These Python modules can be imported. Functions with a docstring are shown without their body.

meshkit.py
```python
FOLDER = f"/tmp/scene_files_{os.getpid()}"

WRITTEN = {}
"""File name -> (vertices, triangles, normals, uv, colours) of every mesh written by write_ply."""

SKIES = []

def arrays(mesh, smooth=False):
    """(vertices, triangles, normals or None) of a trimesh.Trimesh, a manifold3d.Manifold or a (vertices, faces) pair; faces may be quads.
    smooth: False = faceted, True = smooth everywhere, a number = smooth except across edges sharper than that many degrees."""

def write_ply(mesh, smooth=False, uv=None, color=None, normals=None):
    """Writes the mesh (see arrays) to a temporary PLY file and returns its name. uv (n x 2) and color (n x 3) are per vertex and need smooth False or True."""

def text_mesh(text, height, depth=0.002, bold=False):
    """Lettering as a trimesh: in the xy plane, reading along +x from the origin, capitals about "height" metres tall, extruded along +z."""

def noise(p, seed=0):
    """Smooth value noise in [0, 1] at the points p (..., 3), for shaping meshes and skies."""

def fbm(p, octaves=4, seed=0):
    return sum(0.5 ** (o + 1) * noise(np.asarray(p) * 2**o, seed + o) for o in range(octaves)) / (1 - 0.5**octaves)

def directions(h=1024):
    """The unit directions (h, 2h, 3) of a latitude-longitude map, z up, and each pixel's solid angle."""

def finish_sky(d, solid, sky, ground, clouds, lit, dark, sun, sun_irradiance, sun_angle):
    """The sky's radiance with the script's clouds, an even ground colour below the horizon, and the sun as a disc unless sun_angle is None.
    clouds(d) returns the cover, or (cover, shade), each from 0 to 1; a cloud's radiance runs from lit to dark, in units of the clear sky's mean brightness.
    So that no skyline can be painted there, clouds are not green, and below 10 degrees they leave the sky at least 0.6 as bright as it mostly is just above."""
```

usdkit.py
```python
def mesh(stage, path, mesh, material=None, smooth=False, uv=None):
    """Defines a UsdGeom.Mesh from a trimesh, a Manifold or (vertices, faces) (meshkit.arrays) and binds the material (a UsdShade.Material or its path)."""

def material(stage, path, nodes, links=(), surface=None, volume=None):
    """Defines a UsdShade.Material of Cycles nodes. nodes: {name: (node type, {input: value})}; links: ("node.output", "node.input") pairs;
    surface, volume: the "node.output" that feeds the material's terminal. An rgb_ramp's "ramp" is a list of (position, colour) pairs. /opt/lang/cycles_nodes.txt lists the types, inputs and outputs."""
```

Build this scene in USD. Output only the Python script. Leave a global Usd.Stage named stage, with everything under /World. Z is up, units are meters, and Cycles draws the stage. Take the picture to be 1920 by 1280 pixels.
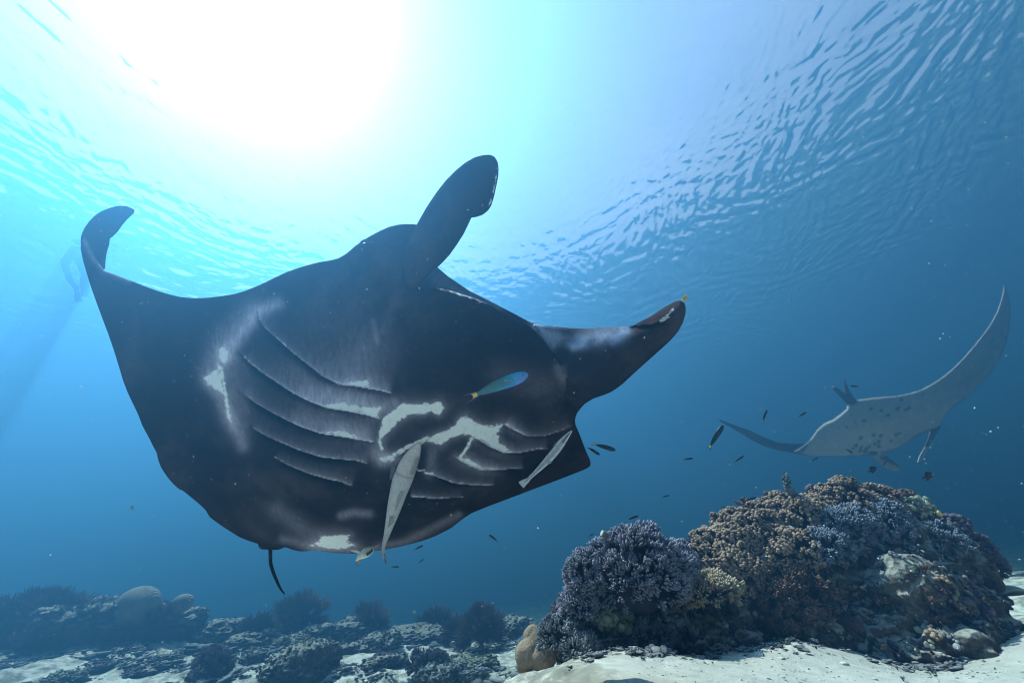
import math
import numpy as np
import trimesh, shapely, usdkit, meshkit
import manifold3d as m3
from scipy.interpolate import RBFInterpolator, PchipInterpolator
from scipy.spatial import Delaunay
from pxr import Usd, UsdGeom, UsdLux, UsdShade, Gf, Sdf, Vt

stage = Usd.Stage.CreateInMemory()
UsdGeom.Xform.Define(stage, '/World')

# ------------------------------------------------------------------ camera, sky, sun, exposure
F_PX, PITCH, ROLL = 700.0, math.radians(32), math.radians(8)      # focal length in pixels of a 1920 px wide picture
EYE = np.array([0, 0, 1.5])
fw = np.array([0, math.cos(PITCH), math.sin(PITCH)])
_r, _u = np.array([1., 0, 0]), np.array([0, -math.sin(PITCH), math.cos(PITCH)])
right = math.cos(ROLL) * _r - math.sin(ROLL) * _u
up = math.sin(ROLL) * _r + math.cos(ROLL) * _u
cam = UsdGeom.Camera.Define(stage, '/World/camera')
cam.AddTransformOp().Set(Gf.Matrix4d(*right, 0, *up, 0, *(-fw), 0, *EYE, 1))
cam.CreateHorizontalApertureAttr(36.0)
cam.CreateFocalLengthAttr(F_PX / 1920 * 36)
cam.CreateExposureAttr(2.02)


def at(px, py, d):
    """The point of the world seen at a place of the photograph, d metres ahead of the camera."""
    px, py, d = (np.asarray(a, float)[..., None] for a in (px, py, d))
    return EYE + d * (fw + right * ((px - 960) / F_PX) + up * ((640 - py) / F_PX))


def pixel(p):
    q = np.asarray(p, float) - EYE
    d = q @ fw
    return 960 + F_PX * (q @ right) / d, 640 - F_PX * (q @ up) / d, d


SUN = at(470, -10, 1.0) - EYE
SUN /= np.linalg.norm(SUN)
sky_m = usdkit.material(stage, '/World/Looks/sky', {
    's': ('sky_texture', dict(sky_type='single_scattering', sun_disc=False, sun_elevation=math.asin(SUN[2]), sun_rotation=math.atan2(SUN[0], SUN[1]), aerosol_density=1.5)),
    't': ('texture_coordinate', {}), 'n': ('noise_texture', {'scale': 2.2, 'detail': 5, 'roughness': .55}), 'f': ('map_range', {'from_min': .3, 'from_max': .7, 'to_min': .35, 'to_max': .75, 'clamp': True}),
    'c': ('mix_color', {'b': (4.4, 4.2, 4.6), 'use_clamp': False}), 'b': ('background_shader', {'strength': 0.055})},
    [('t.generated', 'n.vector'), ('n.fac', 'f.value'), ('f.result', 'c.fac'), ('s.color', 'c.a'), ('c.result', 'b.color')], surface='b.background')
dome = UsdLux.DomeLight.Define(stage, '/World/sky')
UsdShade.MaterialBindingAPI.Apply(dome.GetPrim()).Bind(sky_m)
sun = UsdLux.DistantLight.Define(stage, '/World/sun')
sun.CreateIntensityAttr(1.25)
sun.CreateNormalizeAttr(True)
sun.CreateAngleAttr(0.5)
sun.CreateColorAttr(Gf.Vec3f(1, .95, .88))
_x = np.cross([0, 0, 1], SUN)
_x /= np.linalg.norm(_x)
sun.AddTransformOp().Set(Gf.Matrix4d(*_x, 0, *np.cross(SUN, _x), 0, *SUN, 0, 0, 0, 0, 1))


# ------------------------------------------------------------------ helpers
def tag(p, label=None, cat=None, group=None, kind=None):
    p = p.GetPrim() if hasattr(p, 'GetPrim') else p
    for k, v in (('label', label), ('category', cat), ('group', group), ('kind', kind)):
        if v:
            p.SetCustomDataByKey(k, v)
    return p


used = {}


def numbered(parent, name):
    k = f'{parent}/{name}'
    n = used.get(k, 0)
    used[k] = n + 1
    return k if n == 0 else f'{k}_{n:03d}'


def thing(name, label, cat, matrix=None, group=None):
    x = UsdGeom.Xform.Define(stage, numbered('/World', name))
    if matrix is not None:
        x.AddTransformOp().Set(Gf.Matrix4d(*np.asarray(matrix, float).T.ravel().tolist()))
    tag(x, label, cat, group)
    return x


def put(name, mesh, mat, parent=None, smooth=True, prim=None, label=None, kind=None):
    """One Mesh prim. prim: {primvar: values per vertex, or a function of the final vertices}."""
    path = numbered(str(parent.GetPath()) if parent is not None else '/World', name)
    v, f, n = meshkit.arrays(mesh, smooth)
    m = UsdGeom.Mesh.Define(stage, path)
    m.CreatePointsAttr(Vt.Vec3fArray.FromNumpy(v.astype(np.float32)))
    m.CreateFaceVertexCountsAttr(Vt.IntArray.FromNumpy(np.full(len(f), 3, np.int32)))
    m.CreateFaceVertexIndicesAttr(Vt.IntArray.FromNumpy(f.astype(np.int32).ravel()))
    m.CreateSubdivisionSchemeAttr('none')
    if n is not None:
        m.CreateNormalsAttr(Vt.Vec3fArray.FromNumpy(n.astype(np.float32)))
        m.SetNormalsInterpolation('vertex')
    for k, val in (prim or {}).items():
        val = np.asarray(val(v) if callable(val) else val, np.float32)
        api = UsdGeom.PrimvarsAPI(m)
        if val.ndim == 2:
            api.CreatePrimvar(k, Sdf.ValueTypeNames.Color3fArray, 'vertex').Set(Vt.Vec3fArray.FromNumpy(val))
        else:
            api.CreatePrimvar(k, Sdf.ValueTypeNames.FloatArray, 'vertex').Set(Vt.FloatArray.FromNumpy(val))
    if mat is not None:
        UsdShade.MaterialBindingAPI.Apply(m.GetPrim()).Bind(mat)
    if label or kind:
        tag(m, label, None, None, kind)
    return m


def move(matrix, name, source, label=None, cat=None, group=None):
    """A copy of a thing with its parts."""
    x = UsdGeom.Xform.Define(stage, numbered('/World', name))
    x.GetPrim().GetReferences().AddInternalReference(source.GetPath())
    x.GetPrim().SetInstanceable(True)
    x.ClearXformOpOrder()
    x.AddTransformOp().Set(Gf.Matrix4d(*np.asarray(matrix, float).T.ravel().tolist()))
    tag(x, label, cat, group)
    return x


def frame(o, x, z, s=1.0):
    """4 x 4 matrix: origin o, axis x, z as near as possible, scale s (a number or three)."""
    x = np.asarray(x, float) / np.linalg.norm(x)
    z = np.asarray(z, float) - x * (np.asarray(z, float) @ x)
    z /= np.linalg.norm(z)
    m = np.eye(4)
    m[:3, :3] = np.stack([x, np.cross(z, x), z], 1) * (np.ones(3) * s)
    m[:3, 3] = o
    return m


def scatter(name, parent, protos, mat, mats4, index, prim=None, kind='stuff', label=None, cat=None):
    """A PointInstancer of many small pieces nobody could pick apart."""
    path = numbered(str(parent.GetPath()) if parent is not None else '/World', name)
    pi = UsdGeom.PointInstancer.Define(stage, path)
    tg = []
    for k, pm in enumerate(protos):
        q = put('piece', pm[0], mat if not isinstance(mat, list) else mat[k], pi, True, {'tip': pm[1]} if len(pm) > 1 else None)
        tg.append(q.GetPath())
    pi.CreatePrototypesRel().SetTargets(tg)
    M = np.asarray(mats4)
    s = np.linalg.norm(M[:, :3, :3], axis=1)
    R = M[:, :3, :3] / s[:, None, :]
    quat = trimesh_quats(R)
    pi.CreatePositionsAttr(Vt.Vec3fArray.FromNumpy(M[:, :3, 3].astype(np.float32)))
    pi.CreateScalesAttr(Vt.Vec3fArray.FromNumpy(s.astype(np.float32)))
    pi.CreateOrientationsAttr(Vt.QuathArray([Gf.Quath(float(a), float(b), float(c), float(d)) for a, b, c, d in quat]))
    pi.CreateProtoIndicesAttr(Vt.IntArray.FromNumpy(np.asarray(index, np.int32)))
    tag(pi, label, cat, None, kind)
    return pi


def trimesh_quats(R):
    from scipy.spatial.transform import Rotation
    q = Rotation.from_matrix(R).as_quat()
    return q[:, [3, 0, 1, 2]]


def mat(name, nodes, links, surface='p.BSDF'):
    return usdkit.material(stage, f'/World/Looks/{name}', nodes, links, surface=surface)


def fbm(p, o=4, seed=0):
    return meshkit.fbm(p, o, seed) - .5


def tube(points, radii, sides=10, flat=None):
    """A closed tapering tube along points; flat = (axis, factor) squeezes the section along an axis."""
    p = np.asarray(points, float)
    t = np.gradient(p, axis=0)
    t /= np.linalg.norm(t, axis=1, keepdims=True)
    ref = np.array([.31, .22, .93]) if abs(t[0][2]) < .8 else np.array([.93, .3, .1])
    if flat is not None:
        ref = np.asarray(flat[0], float)
    a = ref - t * (t @ ref)[:, None]
    a /= np.linalg.norm(a, axis=1, keepdims=True)
    b = np.cross(t, a)
    th = np.arange(sides) * 2 * np.pi / sides
    r = np.broadcast_to(np.asarray(radii, float), (len(p),))[:, None, None]
    k = 1.0 if flat is None else flat[1]
    v = (p[:, None] + r * (k * np.cos(th)[None, :, None] * a[:, None] + np.sin(th)[None, :, None] * b[:, None])).reshape(-1, 3)
    i = np.arange(len(p) * sides).reshape(len(p), sides)
    j = np.roll(i, -1, 1)
    f = np.concatenate([np.stack([i[:-1], j[:-1], j[1:]], -1).reshape(-1, 3), np.stack([i[:-1], j[1:], i[1:]], -1).reshape(-1, 3)])
    c0, c1 = len(v), len(v) + 1
    v = np.vstack([v, p[0], p[-1]])
    f = np.vstack([f, np.stack([np.full(sides, c0), j[0], i[0]], 1), np.stack([np.full(sides, c1), i[-1], j[-1]], 1)])
    return v, f


def join(parts):
    vs, fs, n = [], [], 0
    for v, f in parts:
        vs.append(v)
        fs.append(np.asarray(f) + n)
        n += len(v)
    return np.vstack(vs), np.vstack(fs)


def spline(pts, n):
    pts = np.asarray(pts, float)
    t = np.r_[0, np.cumsum(np.linalg.norm(np.diff(pts[:, :2], axis=0), axis=1))]
    s = np.linspace(0, t[-1], n)
    return np.stack([PchipInterpolator(t, pts[:, k])(s) for k in range(pts.shape[1])], 1)


def slab(outline, depth, edge, thick, wf=14, wb=90, step=3.0):
    """A closed body: the side towards the picture follows depth(px, py) within the outline, its rim rounds off by edge metres over wf pixels,
    and its far side lies up to thick metres (a number or a function) further back."""
    poly = shapely.Polygon(outline)
    ring = poly.exterior
    nb = int(ring.length / step)
    b = np.array([ring.interpolate(k / nb, normalized=True).coords[0] for k in range(nb)])
    x0, y0, x1, y1 = poly.bounds
    gx, gy = np.meshgrid(np.arange(x0, x1, step), np.arange(y0, y1, step * .866), indexing='ij')
    gx = gx + (np.arange(gx.shape[1]) % 2)[None, :] * step / 2
    g = np.stack([gx.ravel(), gy.ravel()], 1)
    shapely.prepare(poly)
    g = g[shapely.contains_xy(poly, g[:, 0], g[:, 1])]
    pts = shapely.points(g)
    dist = shapely.distance(pts, ring)
    g, dist = g[dist > step * .6], dist[dist > step * .6]
    P = np.vstack([b, g])
    dist = np.r_[np.zeros(nb), dist]
    tri = Delaunay(P).simplices
    c = P[tri].mean(1)
    tri = tri[shapely.contains_xy(poly, c[:, 0], c[:, 1])]
    a, bb, cc = P[tri[:, 0]], P[tri[:, 1]], P[tri[:, 2]]
    area = (bb[:, 0] - a[:, 0]) * (cc[:, 1] - a[:, 1]) - (bb[:, 1] - a[:, 1]) * (cc[:, 0] - a[:, 0])
    tri = tri[np.abs(area) > 1e-6]
    area = area[np.abs(area) > 1e-6]
    tri[area > 0] = tri[area > 0][:, ::-1]
    prof = lambda w: np.sqrt(np.maximum(0, 1 - (1 - np.minimum(dist / w, 1)) ** 2))
    d = depth(P)
    th = thick(P) if callable(thick) else thick
    front = at(P[:, 0], P[:, 1], d + edge * (1 - prof(wf)))
    back = at(P[:, 0], P[:, 1], d + edge + th * prof(wb))
    n = len(P)
    bi = np.arange(n) + n
    bi[:nb] = np.arange(nb)
    v = np.vstack([front, back])
    f = np.vstack([tri, bi[tri][:, ::-1]])
    m = trimesh.Trimesh(v, f, process=False)
    m.remove_unreferenced_vertices()
    return m


def solid(m):
    r = m3.Manifold(m3.Mesh(np.asarray(m.vertices, np.float32), np.asarray(m.faces, np.uint32)))
    if r.is_empty():
        print('NOT MANIFOLD', r.status())
    return r


def field(points, smooth=0.0):
    p = np.asarray(points, float)
    g = RBFInterpolator(p[:, :2] / 400, p[:, 2], kernel='thin_plate_spline', smoothing=smooth)
    return lambda q: g(np.asarray(q, float)[:, :2] / 400)


rng = np.random.default_rng(11)

# ------------------------------------------------------------------ water surface
H = 9.5


def waves(x, y, spacing):
    r = np.random.default_rng(5)
    h = np.zeros_like(x)
    wx = x + .35 * np.sin(y * .8 + .4 * x) + .2 * np.sin(1.7 * x - 1.1 * y)
    wy = y + .35 * np.sin(x * .9 - .5 * y + 1) + .2 * np.cos(1.3 * x + 1.9 * y)
    for k in range(120):
        lam = math.exp(r.uniform(math.log(.085), math.log(.7)))
        th = r.normal(2.3, .85)
        a = .0022 * lam ** .9 * r.uniform(.4, 1.4)
        h += a * np.exp(-(2.2 * spacing / lam) ** 4) * np.sin(2 * np.pi / lam * (wx * math.cos(th) + wy * math.sin(th)) + r.uniform(0, 6.28))
    gust = .55 + .9 * meshkit.noise(np.stack([x * .22, y * .22, 0 * x], -1), 3)
    return h * gust


def axis(lo, hi, step, far, grow=1.12):
    a = list(np.arange(lo, hi + 1e-6, step))
    s = step
    while a[-1] < far:
        s *= grow
        a.append(a[-1] + s)
    s = step
    while a[0] > -far:
        s *= grow
        a.insert(0, a[0] - s)
    return np.clip(np.array(a), -far, far)


def grid_mesh(ax, ay, zf):
    X, Y = np.meshgrid(ax, ay, indexing='ij')
    S = np.maximum(np.gradient(ax)[:, None], np.gradient(ay)[None, :])
    Z = zf(X, Y, S)
    i = np.arange(X.size).reshape(X.shape)
    q = np.stack([i[:-1, :-1], i[1:, :-1], i[1:, 1:], i[:-1, 1:]], -1).reshape(-1, 4)
    return np.stack([X, Y, Z], -1).reshape(-1, 3), q


FAR = 56.0
water_m = usdkit.material(stage, '/World/Looks/water', {
    't': ('transparent_bsdf', {'color': (1, 1, 1)}), 'r': ('refraction_bsdf', {'color': (1, 1, 1), 'roughness': .6, 'IOR': 1.14}), 'mr': ('mix_closure', {'fac': .07}),
    'g': ('glossy_bsdf', {'color': (1, 1, 1), 'roughness': .02}), 'f': ('fresnel', {'IOR': 1.33}), 'm': ('mix_closure', {})},
    [('t.BSDF', 'mr.closure1'), ('r.BSDF', 'mr.closure2'), ('mr.closure', 'm.closure1'), ('g.BSDF', 'm.closure2'), ('f.fac', 'm.fac')], surface='m.closure')
w = put('water_surface', grid_mesh(axis(-13, 13, .038, FAR), axis(-.5, 15, .038, FAR), lambda x, y, s: H + waves(x, y, s)), water_m)
tag(w, 'rippled water surface seen from below with bright sky showing through', 'water surface', kind='structure')

# ------------------------------------------------------------------ seabed
ctrl = [  # px, py, distance ahead
    (0, 1280, 4.4), (0, 1215, 5.4), (0, 1155, 6.6), (0, 1135, 8.5), (150, 1280, 4.5), (150, 1205, 5.7), (150, 1165, 7), (150, 1140, 9),
    (300, 1280, 4.6), (300, 1215, 5.9), (300, 1178, 7.4), (300, 1155, 9.5), (480, 1280, 4.6), (480, 1235, 5.5), (480, 1197, 7.2), (480, 1172, 9.5),
    (700, 1280, 4.6), (700, 1235, 5.6), (700, 1203, 7.4), (700, 1185, 10), (900, 1285, 4.3), (900, 1240, 5.4), (900, 1208, 7.2), (900, 1185, 9.5),
    (-300, 1290, 4.4), (-300, 1180, 7), (300, 1500, 3.0), (700, 1500, 3.0), (0, 1500, 3.0),
    (960, 1282, 2.2), (1020, 1256, 2.3), (1090, 1230, 2.4), (1160, 1214, 2.45), (1240, 1222, 2.4), (1300, 1229, 2.4), (1400, 1214, 2.5), (1500, 1197, 2.55), (1620, 1225, 2.5),
    (1690, 1255, 2.3), (1780, 1258, 2.2), (1850, 1220, 2.35), (1920, 1185, 2.5), (2050, 1150, 2.6),
    (1000, 1310, 1.75), (1150, 1290, 1.75), (1300, 1285, 1.8), (1600, 1290, 1.85), (1900, 1260, 1.9), (1300, 1500, 1.05), (1000, 1500, 1.15), (1700, 1500, 1.05), (2000, 1450, 1.1),
    (1100, 1262, 3.0), (1300, 1250, 3.1), (1500, 1232, 3.2), (1700, 1240, 3.1), (1900, 1195, 3.2), (1000, 1270, 3.4),
    (1300, 1195, 5), (1600, 1160, 5), (1900, 1105, 5), (1100, 1180, 8), (1500, 1130, 9), (1900, 1060, 9)]
K = 1.25
c3 = np.array([at(a, e, d * (K if a < 950 and d > 2.25 else 1)) for a, e, d in ctrl])
ring = np.array([(18 * math.cos(a), 18 * math.sin(a), -1.0 if math.sin(a) > .1 and math.cos(a) < .5 else 0.) for a in np.linspace(0, 2 * np.pi, 24, endpoint=False)])
ring2 = np.array([(32 * math.cos(a), 32 * math.sin(a), -1.4) for a in np.linspace(0, 2 * np.pi, 16, endpoint=False)])
c3 = np.vstack([c3, ring, ring2])
_g = RBFInterpolator(c3[:, :2] / 4, c3[:, 2], kernel='thin_plate_spline', smoothing=2e-3)


def rough_mask(x, y):
    """1 on the rubble plain to the left and on unseen rubble added all round to dim surface reflections, 0 on the smooth sand bank before the coral head."""
    return np.clip(np.maximum.reduce([(-x + .45 + .16 * (y - 2)) / .5, (y - 4.2) / .8, (x - 3.6) / .8, (-.4 - y) / .6]), 0, 1)


def ground(x, y, s=None):
    q = np.stack([x.ravel(), y.ravel()], 1)
    r = np.hypot(q[:, 0], q[:, 1])
    qc = q * (np.minimum(r, 32) / np.maximum(r, 1e-6))[:, None]
    z = np.empty(len(q))
    for k in range(0, len(q), 40000):
        z[k:k + 40000] = _g(qc[k:k + 40000] / 4)
    fade = np.clip((r - 12.5) / 5, 0, 1)
    fade = fade * fade * (3 - 2 * fade)
    z = np.minimum(z, 2.2) * (1 - fade) - 1.3 * fade
    m = rough_mask(q[:, 0], q[:, 1])
    p3 = np.c_[q, np.zeros(len(q))]
    lumps = np.maximum(0, fbm(p3 * 1.7, 4, 2) * 2 + .05)
    z += m * (.16 * lumps + .10 * fbm(p3 * 5, 3, 7) * (.3 + 2 * np.maximum(0, fbm(p3 * .9, 2, 5) + .1)))
    z += (1 - m) * (.05 * fbm(p3 * 1.6, 3, 4) + .026 * fbm(p3 * 7, 4, 9))
    return z.reshape(x.shape)


sand_m = mat('sand', {
    'g': ('geometry', {}), 'n': ('noise_texture', {'scale': 1.3, 'detail': 6, 'roughness': .62}), 'n2': ('noise_texture', {'scale': 9, 'detail': 5, 'roughness': .65}),
    'n3': ('noise_texture', {'scale': 170, 'detail': 3}), 'a': ('attribute', {'attribute': 'rough'}),
    'sum': ('math', {'math_type': 'multiply_add', 'value2': .55}), 'sum2': ('math', {'math_type': 'multiply_add', 'value2': .5}),
    'r': ('rgb_ramp', {'ramp': [(.50, (.62, .60, .53)), (.58, (.46, .44, .37)), (.64, (.25, .24, .195)), (.77, (.12, .12, .095))]}),
    'fine': ('rgb_ramp', {'ramp': [(.3, (.29, .29, .255)), (.7, (.44, .435, .385))]}), 'm': ('mix_color', {}),
    'mul': ('mix_color', {'blend_type': 'multiply', 'fac': .45}), 'gr': ('rgb_ramp', {'ramp': [(.32, (.45, .43, .4)), (.5, (1, 1, 1))]}),
    'b': ('bump', {'strength': .8, 'distance': .02}), 'bm': ('math', {'math_type': 'multiply_add', 'value2': .3}),
    'p': ('principled_bsdf', {'roughness': .95, 'specular_ior_level': .05})},
    [('g.position', 'n.vector'), ('g.position', 'n2.vector'), ('g.position', 'n3.vector'), ('n.fac', 'sum.value1'), ('n2.fac', 'sum2.value1'), ('sum2.value', 'sum.value3'),
     ('sum.value', 'r.fac'), ('n2.fac', 'fine.fac'), ('a.fac', 'm.fac'), ('fine.color', 'm.a'), ('r.color', 'm.b'),
     ('m.result', 'mul.a'), ('n3.fac', 'gr.fac'), ('gr.color', 'mul.b'), ('mul.result', 'p.base_color'),
     ('n3.fac', 'bm.value1'), ('n2.fac', 'bm.value3'), ('bm.value', 'b.height'), ('b.normal', 'p.normal')])
# the middle value of sum2 needs a constant third term
stage.GetPrimAtPath('/World/Looks/sand/sum2').GetAttribute('inputs:value3') or UsdShade.Shader(stage.GetPrimAtPath('/World/Looks/sand/sum2')).CreateInput('value3', Sdf.ValueTypeNames.Float).Set(0.06)
gv, gq = grid_mesh(axis(-10, 3.2, .036, FAR), axis(.2, 13.0, .036, FAR), ground)
sea = put('seabed', (gv, gq), sand_m, None, True, {'rough': lambda v: rough_mask(v[:, 0], v[:, 1])})
tag(sea, 'pale sand seabed with a smooth bank in front of the coral head and rubble beyond', 'seabed', kind='structure')
gtri = trimesh.Trimesh(gv, np.vstack([gq[:, [0, 1, 2]], gq[:, [0, 2, 3]]]), process=False)
from trimesh.ray.ray_pyembree import RayMeshIntersector
gray = RayMeshIntersector(gtri)


def hit(px, py, ray=None):
    d = at(px, py, 1.0) - EYE
    loc, _, tri = (ray or gray).intersects_location([EYE], [d / np.linalg.norm(d)], multiple_hits=False)
    return (loc[0], tri[0]) if len(loc) and np.linalg.norm(loc[0] - EYE) < 24 else hit(px, py + 6, ray)


def drop(p):
    """The ground under a point."""
    return np.array([p[0], p[1], ground(np.array([p[0]]), np.array([p[1]]))[0]])


# ------------------------------------------------------------------ coral head and its corals
def lobe(p0, p1, r0, r1, sides=6):
    p0, p1 = np.asarray(p0, float), np.asarray(p1, float)
    L = np.linalg.norm(p1 - p0)
    t = np.array([0, .55, .86, .98])
    return tube(p0 + (p1 - p0) * t[:, None], np.array([r0, r0 + (r1 - r0) * .7, r1, r1 * .5]), sides)


def tuft(kind, seed):
    """A small coral branch about one unit tall along z: (mesh, how near each vertex is to a tip)."""
    r = np.random.default_rng(seed)
    parts, tips = [], []

    def add(m, t):
        parts.append(m)
        tips.append(t)
    if kind == 'finger':                                     # slim upright fingers from one foot
        for k in range(11):
            a, s = r.uniform(0, 6.28), r.uniform(0, .34)
            p0 = np.array([math.cos(a) * s * .4, math.sin(a) * s * .4, -.15])
            p1 = np.array([math.cos(a) * s * 1.5, math.sin(a) * s * 1.5, r.uniform(.65, 1.05)])
            m = lobe(p0, p1, .07, r.uniform(.085, .12), 6)
            add(m, np.clip((m[0][:, 2] + .1) / (p1[2] + .1), 0, 1) ** 1.5)
    elif kind == 'cauliflower':                              # a stalk with a head of round knobs
        m = lobe([0, 0, -.2], [0, 0, .6], .2, .26, 7)
        add(m, np.zeros(len(m[0])))
        for k in range(15):
            u = r.normal(size=3)
            u[2] = abs(u[2]) + .1
            u /= np.linalg.norm(u)
            c = np.array([0, 0, .48]) + u * r.uniform(.34, .48)
            s = trimesh.creation.icosphere(1, r.uniform(.12, .18))
            v = s.vertices * (1 + .35 * fbm(s.vertices * 9 + k, 2, seed)[:, None]) + c
            add((v, s.faces), np.clip(((v - [0, 0, .48]) @ u - .2) / .4, 0, 1))
    elif kind == 'feather':                                  # forked thin twigs
        for k in range(8):
            a, s = r.uniform(0, 6.28), r.uniform(.1, .5)
            d = np.array([math.cos(a) * s, math.sin(a) * s, 1.0])
            p1 = d * r.uniform(.5, .7)
            m = lobe([0, 0, -.2], p1, .06, .05, 5)
            add(m, np.full(len(m[0]), .25))
            for q in range(4):
                e = d + r.normal(size=3) * .45
                m = lobe(p1 * r.uniform(.75, 1), p1 + e / np.linalg.norm(e) * r.uniform(.25, .42), .05, .055, 5)
                add(m, np.full(len(m[0]), .85))
    elif kind == 'bush':                                     # long hair-thin twigs
        for k in range(16):
            a, s = r.uniform(0, 6.28), r.uniform(.05, .6)
            d = np.array([math.cos(a) * s, math.sin(a) * s, 1.0])
            m = lobe([0, 0, -.2], d * r.uniform(.7, 1.1) + r.normal(size=3) * .06, .035, .022, 4)
            add(m, np.clip(m[0][:, 2], 0, 1))
    else:                                                    # 'crust': stubby plates and knobs
        for k in range(9):
            s = trimesh.creation.icosphere(1, 1)
            v = s.vertices * r.uniform(.12, .42, 3) * [1, 1, .7]
            v = v * (1 + .5 * fbm(s.vertices * 3 + k * 5, 2, seed)[:, None]) + [r.normal() * .32, r.normal() * .32, r.uniform(0, .35)]
            add((v, s.faces), np.clip(v[:, 2] * 1.6, 0, 1))
    return join(parts), np.concatenate(tips)


TUFTS = {k: [tuft(k, 10 * i + s) for s in range(4)] for i, k in enumerate(('finger', 'cauliflower', 'feather', 'bush', 'crust'))}


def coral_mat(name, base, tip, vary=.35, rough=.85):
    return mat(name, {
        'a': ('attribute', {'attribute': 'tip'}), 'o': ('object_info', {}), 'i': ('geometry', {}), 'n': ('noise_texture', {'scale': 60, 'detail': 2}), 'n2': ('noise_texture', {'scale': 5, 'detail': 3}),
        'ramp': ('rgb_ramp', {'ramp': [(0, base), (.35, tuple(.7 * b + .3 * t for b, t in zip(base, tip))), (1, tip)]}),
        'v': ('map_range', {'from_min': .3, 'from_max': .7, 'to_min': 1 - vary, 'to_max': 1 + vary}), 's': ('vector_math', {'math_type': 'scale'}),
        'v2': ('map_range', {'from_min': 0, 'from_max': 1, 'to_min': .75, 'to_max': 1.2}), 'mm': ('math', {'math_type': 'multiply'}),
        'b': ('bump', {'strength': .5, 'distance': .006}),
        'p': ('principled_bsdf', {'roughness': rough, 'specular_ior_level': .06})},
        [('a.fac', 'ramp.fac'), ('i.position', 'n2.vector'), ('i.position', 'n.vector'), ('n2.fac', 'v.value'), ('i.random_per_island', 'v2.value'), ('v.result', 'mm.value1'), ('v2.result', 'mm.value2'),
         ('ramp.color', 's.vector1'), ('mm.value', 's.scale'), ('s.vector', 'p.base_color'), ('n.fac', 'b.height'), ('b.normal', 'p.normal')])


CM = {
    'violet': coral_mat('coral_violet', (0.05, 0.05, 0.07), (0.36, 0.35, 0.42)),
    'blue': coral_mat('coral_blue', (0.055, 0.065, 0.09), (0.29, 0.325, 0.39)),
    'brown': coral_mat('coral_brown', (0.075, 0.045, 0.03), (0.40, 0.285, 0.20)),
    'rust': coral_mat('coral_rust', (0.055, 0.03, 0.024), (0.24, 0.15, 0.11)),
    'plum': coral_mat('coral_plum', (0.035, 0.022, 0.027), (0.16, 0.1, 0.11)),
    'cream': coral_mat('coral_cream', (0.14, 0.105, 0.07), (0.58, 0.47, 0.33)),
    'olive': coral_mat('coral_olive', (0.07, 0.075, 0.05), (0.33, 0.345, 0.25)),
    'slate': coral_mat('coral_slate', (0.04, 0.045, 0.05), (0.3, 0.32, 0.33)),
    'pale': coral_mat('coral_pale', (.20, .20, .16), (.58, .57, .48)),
    'dark': coral_mat('coral_dark', (0.022, 0.02, 0.027), (0.17, 0.14, 0.18)),
}
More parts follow.
